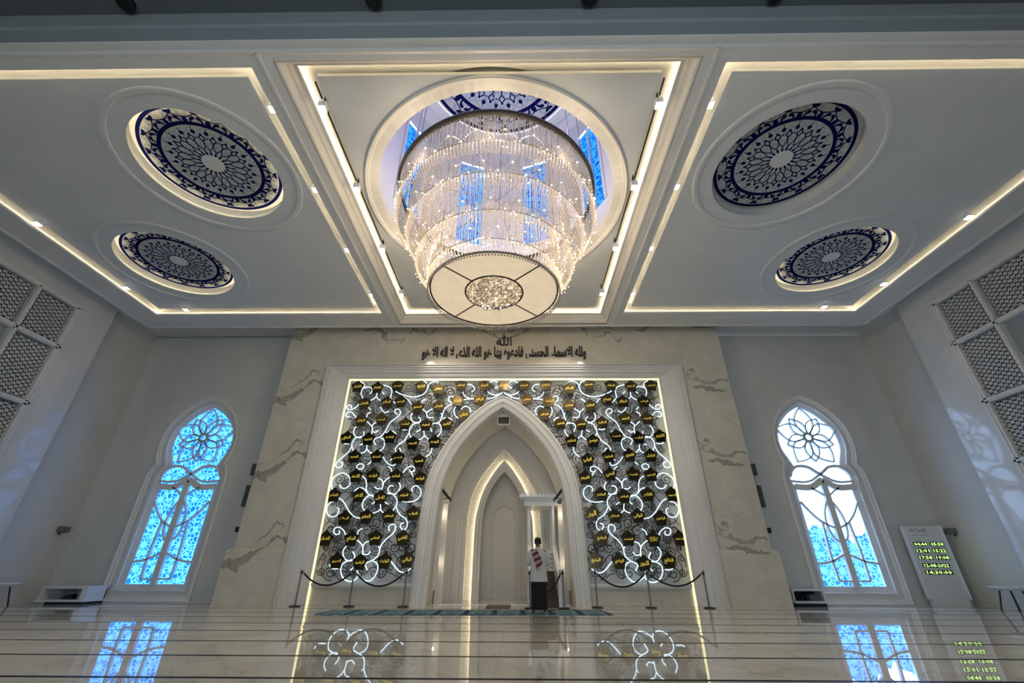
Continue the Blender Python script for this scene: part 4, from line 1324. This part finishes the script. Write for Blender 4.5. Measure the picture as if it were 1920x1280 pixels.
# leafy strokes radiating from the flower hubs
for hx, hz in ((-4.75, 5.58), (-3.0, 6.03), (-4.16, 3.2), (-4.72, 1.13)):
    for k in range(10):
        a = k * 2 * PI / 10 + .2
        L = rg_.uniform(.40, .52)
        c = cr([(hx + .2 * math.cos(a), hz + .2 * math.sin(a)), (hx + .36 * math.cos(a + .12), hz + .36 * math.sin(a + .12)), (hx + L * math.cos(a - .05), hz + L * math.sin(a - .05))], 3)
        ir.tube([(p, YSC + .03, q) for p, q in c], .014, 4)
ir.mirror()
obj('iron_scrolls', ir, M_iron, scr)
NAMES = 'الرحمن الرحيم الملك القدوس السلام المؤمن المهيمن العزيز الجبار المتكبر الخالق البارئ المصور الغفار القهار الوهاب الرزاق الفتاح العليم القابض الباسط الخافض الرافع المعز المذل السميع البصير الحكم العدل اللطيف الخبير الحليم العظيم الغفور الشكور العلي الكبير الحفيظ المقيت الحسيب الجليل الكريم الرقيب المجيب الواسع الحكيم الودود المجيد الباعث الشهيد الحق الوكيل القوي المتين الولي الحميد المحصي المبدئ المعيد المحيي المميت الحي القيوم الواجد الماجد الواحد الاحد الصمد القادر المقتدر المقدم المؤخر الاول الاخر الظاهر الباطن الوالي المتعالي البر التواب المنتقم العفو الرءوف مالك_الملك ذو_الجلال|والاكرام المقسط الجامع الغني المغني المانع الضار النافع النور الهادي البديع الباقي الوارث الرشيد الصبور'.split()
pg = []
for k in range(5):
    a = PI / 2 + k * 2 * PI / 5
    pg.append((.262 * math.cos(a), .275 * math.sin(a)))
    b = a + PI / 5
    pg.append((.195 * math.cos(b), .205 * math.sin(b)))
pm = MB().plate(pg, [], -.022, .022)
pin = MB().plate([(x * .86, z * .86) for x, z in pg], [], -.028, -.022)
pm.add(pin.v, pin.f)
PLM = mesh('plaque', pm, M_plq)
for (x, z), nme in zip(PLQ, NAMES):
    o = link('plaque', PLM, scr, (x, -.10, z - .6))
    tm = text_mesh('\n'.join(shape(w.replace('_', ' ')) for w in nme.split('|')), .30, .22, .0, M_gold, .028, 1)
    link('gold_name', mesh('gold_name', move(tm, 0, -.031, 0), M_gold), o)
# ------------------------------------------------------------------ prayer rugs in a row
OR10 = ['leftmost', 'second', 'third', 'fourth', 'fifth', 'sixth', 'seventh', 'eighth', 'ninth', 'rightmost']
RW, RLN = .725, 1.42
def rug_proto():
    root = thing('prayer_rug', '', 'rug', (0, 0, 0), 'teal prayer rugs laid in a row')
    obj('rug_field', MB().box(-RW / 2 + .004, RW / 2 - .004, 0, RLN, .001, .012), M_rug, root)
    b = MB()
    for x in (-RW / 2 + .03, RW / 2 - .03):
        b.box(x - .028, x + .028, .0, RLN, .012, .0145)
    b.box(-RW / 2 + .06, RW / 2 - .06, 0, .05, .012, .0145).box(-RW / 2 + .06, RW / 2 - .06, RLN - .05, RLN, .012, .0145)
    obj('rug_border', b, M_rugedge, root)
    arch = [(-.20, .25), (-.20, .95), (-.12, 1.12), (0, 1.2), (.12, 1.12), (.20, .95), (.20, .25)]
    a = MB()
    a.bar(arch, .03, .012, .0145, lambda u, v, y: (u, v, y))
    obj('arch_motif', a, mat('pale_rug_motif', (0.35, 0.45, 0.44), .95), root)
    return root
rp = rug_proto()
for i in range(10):
    x = -4.37 + RW * (i + .5)
    o = rp if i == 0 else copy_tree(rp)
    o.location = (x * .999, 12.18 + .045 * (x + 4.37), 0)
    o.rotation_euler = (0, 0, .045)
    o['label'] = 'teal prayer rug with navy borders, %s of the ten in the row' % OR10[i]

# ------------------------------------------------------------------ rope barrier
def stanchion_proto():
    root = thing('barrier_post', '', 'barrier post', (0, 0, 0), 'steel rope barrier posts')
    obj('base', MB().lathe([(.001, .0), (.165, .0), (.165, .018), (.15, .03), (.05, .04), (.001, .04)], n=28), M_dark, root, True)
    obj('pole', MB().cyl(0, 0, .026, .035, .90, 14), M_pole, root, True)
    obj('collar', MB().lathe([(.024, .86), (.038, .87), (.038, .925), (.024, .935)], n=16), M_dark, root, True)
    obj('finial', MB().lathe([(.001, .99), (.022, .985), (.034, .965), (.03, .945), (.018, .935), (.018, .90)], n=16), M_steel, root, True)
    return root
SP = [(-6.06, 14.84, 'at the far left end of the rope barrier'), (-4.46, 14.86, 'in the middle of the left rope barrier'), (-2.84, 14.82, 'left of the arch, at the inner end of the left ropes'),
      (.89, 14.38, 'just left of the standing man, before the pulpit stair'), (1.86, 14.42, 'just right of the pulpit stair'),
      (2.88, 14.86, 'right of the arch, at the inner end of the right ropes'), (4.45, 14.86, 'in the middle of the right rope barrier'), (6.14, 14.84, 'at the far right end of the rope barrier')]
pp = stanchion_proto()
for i, (x, y, d) in enumerate(SP):
    o = pp if i == 0 else copy_tree(pp)
    o.location = (x, y, 0)
    o['label'] = 'slim steel barrier post ' + d
def rope(a, b, sag, label):
    ax, ay = a[0], a[1]
    bx_, by = b[0], b[1]
    d = Vector((bx_ - ax, by - ay, 0)).normalized() * .055
    pts = []
    for i in range(21):
        t = i / 20
        pts.append((ax + d.x + (bx_ - ax - 2 * d.x) * t, ay + d.y + (by - ay - 2 * d.y) * t, .895 - sag * 4 * t * (1 - t)))
    root = thing('barrier_rope', label, 'rope', pts[10], 'black barrier ropes')
    obj('rope_body', MB().tube(pts, .024, 8), M_rope, root, True)
    for p, q in ((pts[0], pts[1]), (pts[-1], pts[-2])):
        v = (Vector(q) - Vector(p)).normalized()
        obj('end_hook', MB().tube([Vector(p) - v * .02, Vector(p) + v * .05], .028, 8), M_steel, root)
rope(SP[0], SP[1], .34, 'black rope sagging between the two left-hand barrier posts')
rope(SP[1], SP[2], .36, 'black rope sagging towards the arch on its left side')
rope(SP[3], SP[4], .46, 'black rope hanging across the pulpit stair behind the man')
rope(SP[5], SP[6], .36, 'black rope sagging from the arch on its right side')
rope(SP[6], SP[7], .33, 'black rope sagging between the two right-hand barrier posts')

# ------------------------------------------------------------------ pulpit (minbar) inside the mihrab
mb_ = thing('pulpit', 'white pulpit with brown stair, handrails and flat canopy inside the arch', 'pulpit', (1.45, 16.0, 0))
def mbox(n, *b, m=M_white, label=None):
    return obj(n, MB().box(*b), m, mb_, label=label)
st = MB()
for i in range(6):
    st.box(1.02, 1.76, 14.75 + i * .3, 16.6, i * .158, (i + 1) * .158)
obj('stair', st, M_carpet, mb_, label='brown carpeted stair')
for s, x in ((-1, .95), (1, 1.80)):
    sd = MB()
    pr = [(14.70, 0), (14.70, .80), (16.55, 1.62), (16.55, 0)]
    sd.loft([[(x + w, y, z) for y, z in pr] for w in (-.05, .05)], True, True, True)
    obj('side_panel', sd, M_white, mb_)
    obj('handrail', MB().loft([[(x + a, 14.66, .82 + b) for a, b in ((-.07, 0), (.07, 0), (.07, .06), (-.07, .06))], [(x + a, 16.6, 1.68 + b) for a, b in ((-.07, 0), (.07, 0), (.07, .06), (-.07, .06))]], True, True, True), M_white, mb_)
    obj('newel_post', MB().box(x - .06, x + .06, 14.62, 14.74, 0, .92).ball(x, 14.68, .96, .05), M_white, mb_)
    obj('column', MB().cyl(x, 16.62, .06, 0, 3.1, 14), M_white, mb_, True)
    obj('column', MB().cyl(x, 17.75, .06, 0, 3.1, 14), M_white, mb_, True)
obj('landing', MB().box(.9, 1.85, 16.55, 17.8, .80, .95), M_white, mb_)
gate = MB().box(1.02, 1.76, 16.56, 16.60, 1.50, 1.56)
lt = lattice(1.02, 1.76, .98, 1.52, 16.57, 16.59)
gate.add([(y, x, z) for x, y, z in lt.v], lt.f)
obj('lattice_gate', gate, M_white, mb_)
obj('canopy', MB().box(.78, 1.98, 16.45, 17.9, 3.02, 3.24).box(.66, 2.10, 16.34, 18.0, 3.24, 3.30).box(.60, 2.16, 16.28, 18.05, 3.30, 3.36), M_white, mb_)
cst = MB()
for i in range(12):
    x = .68 + i * .126
    cst.add([(x, 16.32, 3.36), (x + .1, 16.32, 3.36), (x + .05, 16.32, 3.48), (x, 16.34, 3.36), (x + .1, 16.34, 3.36), (x + .05, 16.34, 3.48)], [(0, 1, 2), (5, 4, 3), (0, 3, 4, 1), (1, 4, 5, 2), (2, 5, 3, 0)])
obj('cresting', cst, M_white, mb_)

t = thing('air_grille', 'small dark square grille high under the point of the big arch', 'vent', (.03, D + .62, 6.02))
obj('frame', MB().plate([(-.22, 5.84), (.26, 5.84), (.26, 6.17), (-.22, 6.17)], [[(-.19, 5.87), (.23, 5.87), (.23, 6.14), (-.19, 6.14)]], D + .58, D + .66), M_trim, t)
gr = MB().box(-.19, .23, D + .64, D + .66, 5.87, 6.14)
for i in range(6):
    gr.box(-.19, .23, D + .60, D + .625, 5.885 + i * .044, 5.905 + i * .044)
obj('louvres', gr, M_dark, t)
br = MB().box(-.24, .28, D + .60, D + .7, 6.16, 6.30)
obj('mount', br, M_warm, t)
t = thing('door_mat', 'small brown mat on the floor in front of the inner mihrab niche', 'mat', (-.04, 14.3, 0))
obj('mat_field', MB().box(-.37, .29, 14.55, 15.7, .001, .014), mat('brown_mat', (.11, .085, .05), .95), t)
obj('mat_edge', MB().plate([(-.40, 14.52), (.32, 14.52), (.32, 15.73), (-.40, 15.73)], [[(-.37, 14.55), (.29, 14.55), (.29, 15.7), (-.37, 15.7)]], .001, .016, 'z'), M_carpet, t)
for s, d in ((-1, 'left'), (1, 'right')):
    t = thing('wall_speaker', 'slim black bracket speaker on the %s side of the niche' % d, 'speaker', (s * 2.05, 16.1, 3.3), 'black bracket speakers inside the arch')
    obj('speaker_bar', MB().tube([(s * 2.13, 15.75, 3.50), (s * 1.86, 15.95, 3.18)], .045, 6), M_black, t)
    obj('bracket', MB().tube([(s * 1.88, 15.93, 3.22), (s * 1.80, 15.95, 3.16), (s * 1.84, 16.0, 3.10)], .03, 5).tube([(s * 1.9, 15.93, 3.22), (s * 2.14, 16.2, 3.2)], .014, 5), M_dark, t)
    # column speakers and junction boxes on the flanks of the marble wall
    t = thing('column_speaker', 'tall dark two-part column speaker at the %s edge of the marble wall' % d, 'speaker', (s * 8.72, D + .35, 3.5), 'dark column speakers flanking the marble wall')
    obj('upper_cabinet', MB().box(min(s * 8.635, s * 8.85), max(s * 8.635, s * 8.85), D + .1, D + .3, 3.90, 4.28), M_spk, t)
    obj('lower_cabinet', MB().box(min(s * 8.635, s * 8.85), max(s * 8.635, s * 8.85), D + .1, D + .3, 2.86, 3.55), M_spk, t)
    for x in (8.68, 8.76):
        obj('link_rod', MB().cyl(s * x, D + .2, .012, 3.55, 3.9, 6), M_steel, t)
    t = thing('junction_box', 'small dark box at the %s edge of the marble wall below the column speaker' % d, 'box', (s * 8.7, D + .3, 2.1), 'small dark boxes flanking the marble wall')
    obj('box_body', MB().box(min(s * 8.635, s * 8.82), max(s * 8.635, s * 8.82), D + .1, D + .3, 2.06, 2.22), M_dark, t)
    obj('box_lid', MB().box(min(s * 8.66, s * 8.80), max(s * 8.66, s * 8.80), D + .085, D + .1, 2.08, 2.20), M_black, t)
    t = thing('corner_speaker', 'small grey speaker on the %s side wall near the back corner' % d, 'speaker', (s * 14.94, 15.75, 2.14), 'small corner speakers')
    obj('speaker_body', MB().box(min(s * 14.80, s * 15.0), max(s * 14.80, s * 15.0), 15.62, 15.88, 2.06, 2.24), mat('grey_speaker', (.13, .14, .14), .6), t)
    obj('mount', MB().cyl(s * 15.0, 15.75, .03, 2.0, 2.12, 8), M_dark, t)

# ------------------------------------------------------------------ cabinets at the back wall
t = thing('low_cabinet', 'low white open cabinet on a dark plinth left of the left window', 'cabinet', (-13.45, 15.6, 0))
x0, x1, y0, y1 = -14.36, -12.9, 15.35, 16.1
obj('carcass', MB().box(x0, x1, y0, y1, .42, .49).box(x0, x0 + .09, y0, y1, .12, .42).box(x1 - .16, x1, y0, y1, .12, .42).box(x0 - .05, x1 + .04, y0 - .05, y1, .07, .13).box(x0, x1, y1 - .04, y1, .12, .42), M_white, t)
obj('plinth', MB().box(x0 + .25, x1, y0 + .02, y1, 0, .07), M_black, t)
obj('back_lining', MB().box(x0 + .09, x1 - .16, y1 - .08, y1 - .04, .13, .42), mat('grey_lining', (.28, .29, .28), .6), t)
t = thing('camera_bag', 'small black bag lying in the left low cabinet', 'bag', (-13.6, 15.6, .13))
obj('bag_body', MB().loft([[(-13.76, 15.55, .132), (-13.46, 15.55, .132), (-13.46, 15.75, .132), (-13.76, 15.75, .132)], [(-13.72, 15.56, .24), (-13.50, 15.56, .27), (-13.50, 15.74, .27), (-13.72, 15.74, .24)]], True, True, True), M_black, t)
obj('bag_strap', MB().tube([(-13.74, 15.6, .2), (-13.84, 15.58, .17), (-13.86, 15.6, .145)], .014, 5), M_dark, t)
t = obj('folded_cloth', MB().box(-13.28, -13.08, 15.5, 15.85, .132, .40), M_purple, None, origin=(-13.18, 15.65, .132))
tag(t, 'lilac folded cloth standing at the right end of the left cabinet', 'cloth')
t = thing('low_cabinet', 'low white-framed open cabinet with black inside, left of the right window', 'cabinet', (9.58, 15.8, 0))
x0, x1, y0, y1 = 9.08, 10.06, 15.6, 16.16
obj('carcass', MB().box(x0, x1, y0, y1, .42, .48).box(x0, x1, y0 - .03, y1, .09, .15).box(x0, x0 + .04, y0, y1, .15, .42).box(x1 - .04, x1, y0, y1, .15, .42), M_white, t)
obj('plinth', MB().box(x0 + .08, x1, y0 + .03, y1, 0, .09), M_black, t)
obj('back_lining', MB().box(x0 + .04, x1 - .04, y1 - .06, y1 - .03, .15, .42), M_black, t)
t = obj('storage_case', MB().loft([[(9.62, 15.66, .152), (9.96, 15.66, .152), (9.96, 15.95, .152), (9.62, 15.95, .152)], [(9.64, 15.67, .33), (9.94, 15.67, .33), (9.94, 15.94, .33), (9.64, 15.94, .33)]], True, True, True), mat('slate_case', (.09, .10, .14), .5), None, origin=(9.79, 15.8, .152))
tag(t, 'slate grey case in the right half of the right cabinet', 'case')
t = obj('cable_heap', MB().tube(cr([(9.16, 15.75, .17), (9.26, 15.7, .30), (9.36, 15.75, .18), (9.46, 15.7, .28), (9.54, 15.78, .175)], 4), .02, 6), M_dark, None, origin=(9.35, 15.75, .152))
tag(t, 'tangled dark cable heap in the left half of the right cabinet', 'cable')

# ------------------------------------------------------------------ prayer-time display
TY = 15.85
t = thing('prayer_time_display', 'tall white floor display with green digital prayer times beside the right window', 'display', (14.1, TY + .1, 0))
obj('panel', MB().box(13.47, 14.72, TY, TY + .16, .20, 2.32), M_white, t)
obj('edge_trim', MB().box(14.69, 14.735, TY - .02, TY + .17, .20, 2.335), mat('bright_edge', (.8, .85, .87), .25), t)
obj('foot', MB().box(13.54, 14.66, TY + .01, TY + .17, 0, .20), M_white, t)
def disp(x, z, w, h, body, sz=1):
    b = obj('digit_display', MB().box(x - w / 2, x + w / 2, TY - .012, TY - .001, z - h / 2, z + h / 2), M_screen, t)
    mbx = move(text_mesh(body, w * .92, h * .78, 0, M_green, .012, 1, True), x - b.location[0] * 0, TY - .015, z)
    mbx.v = [(a - t.location[0], y - t.location[1], c - t.location[2]) for a, y, c in mbx.v]
    link('green_digits', mesh('green_digits', mbx, M_green), b)
for (a, b_), z in zip((('04:44', '05:58'), ('12:01', '15:22'), ('17:58', '19:08')), (1.765, 1.57, 1.37)):
    disp(13.82, z, .44, .12, a)
    disp(14.36, z, .44, .12, b_)
disp(14.06, 1.14, .86, .12, '12-08-2022')
disp(14.06, .945, .86, .12, '14:30:00')
M_print = mat('grey_print', (.10, .12, .17), .6)
def cap(body, x, z, w, h):
    obj('caption', move(text_mesh(body, w, h, 0, M_print, .0, 1), x, TY - .003, z), M_print, t)
cap('At-Taufik', 13.92, 2.19, .58, .11)
cap('JADWAL WAKTU SHOLAT', 13.92, 2.03, .50, .05)
for (a, b_), z in zip((('SUBUH', 'SYURUQ'), ('DZUHUR', 'ASHAR'), ('MAGHRIB', 'ISYA')), (1.855, 1.66, 1.46)):
    cap(a, 13.78, z, .16, .035)
    cap(b_, 14.32, z, .16, .035)
cap('TANGGAL', 13.78, 1.23, .16, .035)

# stools at the two edges of the view
for s, x, y, d in ((1, 14.44, 14.2, 'right'), (-1, -14.52, 14.2, 'left')):
    t = thing('stool', 'white round-seated stool with thin dark legs by the %s side wall' % d, 'stool', (x, y, 0), 'white stools by the side walls')
    obj('seat', MB().lathe([(.001, .50), (.30, .50), (.40, .53), (.44, .58), (.43, .60), (.36, .565), (.001, .55)], (x, y), 28), M_white, t, True)
    for k in range(4):
        a = PI / 4 + k * PI / 2
        obj('leg', MB().tube([(x + .22 * math.cos(a), y + .22 * math.sin(a), .51), (x + .36 * math.cos(a), y + .36 * math.sin(a), .0)], .022, 6), M_dark, t)

# ------------------------------------------------------------------ the praying man, seen from behind
px, py, pz = 1.08, 12.72, .0146
man = thing('person', 'man in white shirt and black sarong with red checked scarf, back turned', 'person', (px, py, pz))
V, E, Rr = [], [], []
def node(x, y, z, r, parent=None, ry=None):
    V.append((x, y, z))
    Rr.append((r, ry or r))
    if parent is not None:
        E.append((parent, len(V) - 1))
    return len(V) - 1
pel = node(0, 0, .93, .145, None, .11)
wai = node(0, .0, 1.08, .135, pel, .10)
che = node(0, -.005, 1.26, .155, wai, .105)
shm = node(0, -.01, 1.38, .12, che, .09)
nk = node(0, .0, 1.46, .055, shm)
jw = node(0, .02, 1.545, .066, nk, .072)
hd = node(0, .012, 1.625, .080, jw, .092)
tp = node(0, .005, 1.69, .052, hd, .06)
nose = node(0, .112, 1.585, .014, jw)
for s in (-1, 1):
    ear = node(s * .083, .0, 1.60, .016, hd, .02)
    sh = node(s * .165, -.005, 1.375, .068, shm)
    el = node(s * .265, .03, 1.125, .048, sh)
    wr = node(s * .075, .225, 1.13, .030, el)
    pa = node(s * -.0, .255, 1.135 + s * .018, .034, wr, .022)
    for k in range(4):
        f1 = node(s * -.035, .262 + .002 * k, 1.165 - k * .020 + s * .018, .0095, pa)
        f2 = node(s * -(.072 - .006 * abs(k - 1)), .238, 1.163 - k * .020 + s * .018, .0085, f1)
    th_ = node(s * .02, .272, 1.178 + s * .018, .0105, pa)
    node(s * -.012, .268, 1.200 + s * .018, .009, th_)
    hp = node(s * .095, 0, .88, .098, pel)
    kn = node(s * .115, .01, .50, .062, hp)
    an = node(s * .135, -.03, .09, .042, kn)
    hl = node(s * .138, -.055, .045, .040, an)
    ft = node(s * .155, .07, .035, .036, an, .030)
    node(s * .165, .15, .026, .034, ft, .022)
me = bpy.data.meshes.new('body')
me.from_pydata(V, E, [])
me.materials.append(M_skin)
body = link('body', me, man)
sk = body.modifiers.new('Skin', 'SKIN')
sk.use_smooth_shade = True
for i, r in enumerate(Rr):
    d = me.skin_vertices[0].data[i]
    d.radius = r
    d.use_root = (i == 0)
body.modifiers.new('Subdivision', 'SUBSURF').levels = 2
body.modifiers['Subdivision'].render_levels = 2
def pobj(n, m_, mt, par=man, label=None):
    o = link(n, mesh(n, m_, mt, True), par)
    if label:
        o['label'] = label
    return o
def rings(spec, n=28, fold=0, k=9):
    return [[(cx + rx * math.cos(2 * PI * i / n) * (1 + fold * math.cos(k * 2 * PI * i / n)), cy2 + ry * math.sin(2 * PI * i / n) * (1 + fold * math.cos(k * 2 * PI * i / n)), z) for i in range(n)] for cx, cy2, rx, ry, z in spec]
sr = MB().loft(rings([(0, 0, .205, .15, .72), (0, 0, .205, .148, .6), (0, 0, .202, .145, .45), (0, .0, .202, .15, .25), (0, .0, .205, .150, .12), (0, .0, .206, .150, .085), (0, 0, .19, .14, .09)], 32, .018, 7), True, True)
pobj('sarong', sr, M_sarong, label='black ankle-length sarong')
tor = MB().loft(rings([(0, .0, .205, .145, .73), (0, 0, .232, .165, .695), (0, 0, .234, .166, .72), (0, 0, .218, .158, .85), (0, .0, .208, .15, 1.0), (0, -.002, .212, .148, 1.15), (0, -.006, .216, .145, 1.28), (0, -.008, .205, .13, 1.36), (0, -.006, .165, .105, 1.415), (0, -.002, .10, .08, 1.452), (0, 0, .068, .068, 1.475), (0, .002, .062, .064, 1.505), (0, .002, .056, .058, 1.50)], 32, .010, 5))
for s in (-1, 1):
    q = cr([(s * .155, -.01, 1.375), (s * .215, .0, 1.29), (s * .265, .02, 1.15), (s * .262, .06, 1.115), (s * .19, .14, 1.115), (s * .10, .21, 1.13)], 4)
    n_ = len(q)
    tor.tube(q, [.088 - .034 * i / (n_ - 1) + .006 * math.sin(i * 2.1) for i in range(n_)], 12)
pobj('shirt', tor, M_shirt, label='white long-sleeved shirt')
hr = MB().loft(rings([(0, -.008, .087, .094, 1.575), (0, -.010, .092, .102, 1.615), (0, -.006, .090, .102, 1.665), (0, -.002, .082, .092, 1.705), (0, 0, .055, .062, 1.728), (0, 0, .015, .018, 1.735)], 24), True, False, True)
hr.v = [(x, min(y, .055 + max(0, (z - 1.63)) * .5), z) for x, y, z in hr.v]
pobj('hair', hr, M_hair, label='short black hair')
ey = MB()
for s in (-1, 1):
    ey.ball(s * .03, .092, 1.615, .011, 8)
pobj('eyes', ey, M_black)
sc_ = MB()
path = [(-.125, .14, 1.20, .15), (-.125, .12, 1.30, .16), (-.12, .06, 1.405, .17), (-.11, -.06, 1.435, .18), (-.095, -.135, 1.38, .18), (-.055, -.165, 1.28, .19), (-.015, -.178, 1.19, .19), (.02, -.180, 1.12, .18), (.0, -.182, 1.075, .11), (-.025, -.184, 1.02, .085), (-.03, -.186, .955, .08)]
lo = []
for i, (x, y, z, w) in enumerate(path):
    t_ = Vector(path[min(i + 1, len(path) - 1)][:3]) - Vector(path[max(i - 1, 0)][:3])
    nrm = Vector((x, y, 0)).normalized() if i not in (2, 3) else Vector((-.2, 0, 1)).normalized()
    sd_ = t_.cross(nrm).normalized() * w / 2
    if sd_.x > 0:
        sd_ = -sd_
    th = nrm * .016
    p = Vector((x, y, z))
    lo.append([p - sd_, p + sd_, p + sd_ + th, p - sd_ + th])
sc_.loft(lo, True, True, True)
pobj('scarf', sc_, M_scarf, label='red and white checked scarf over the left shoulder')
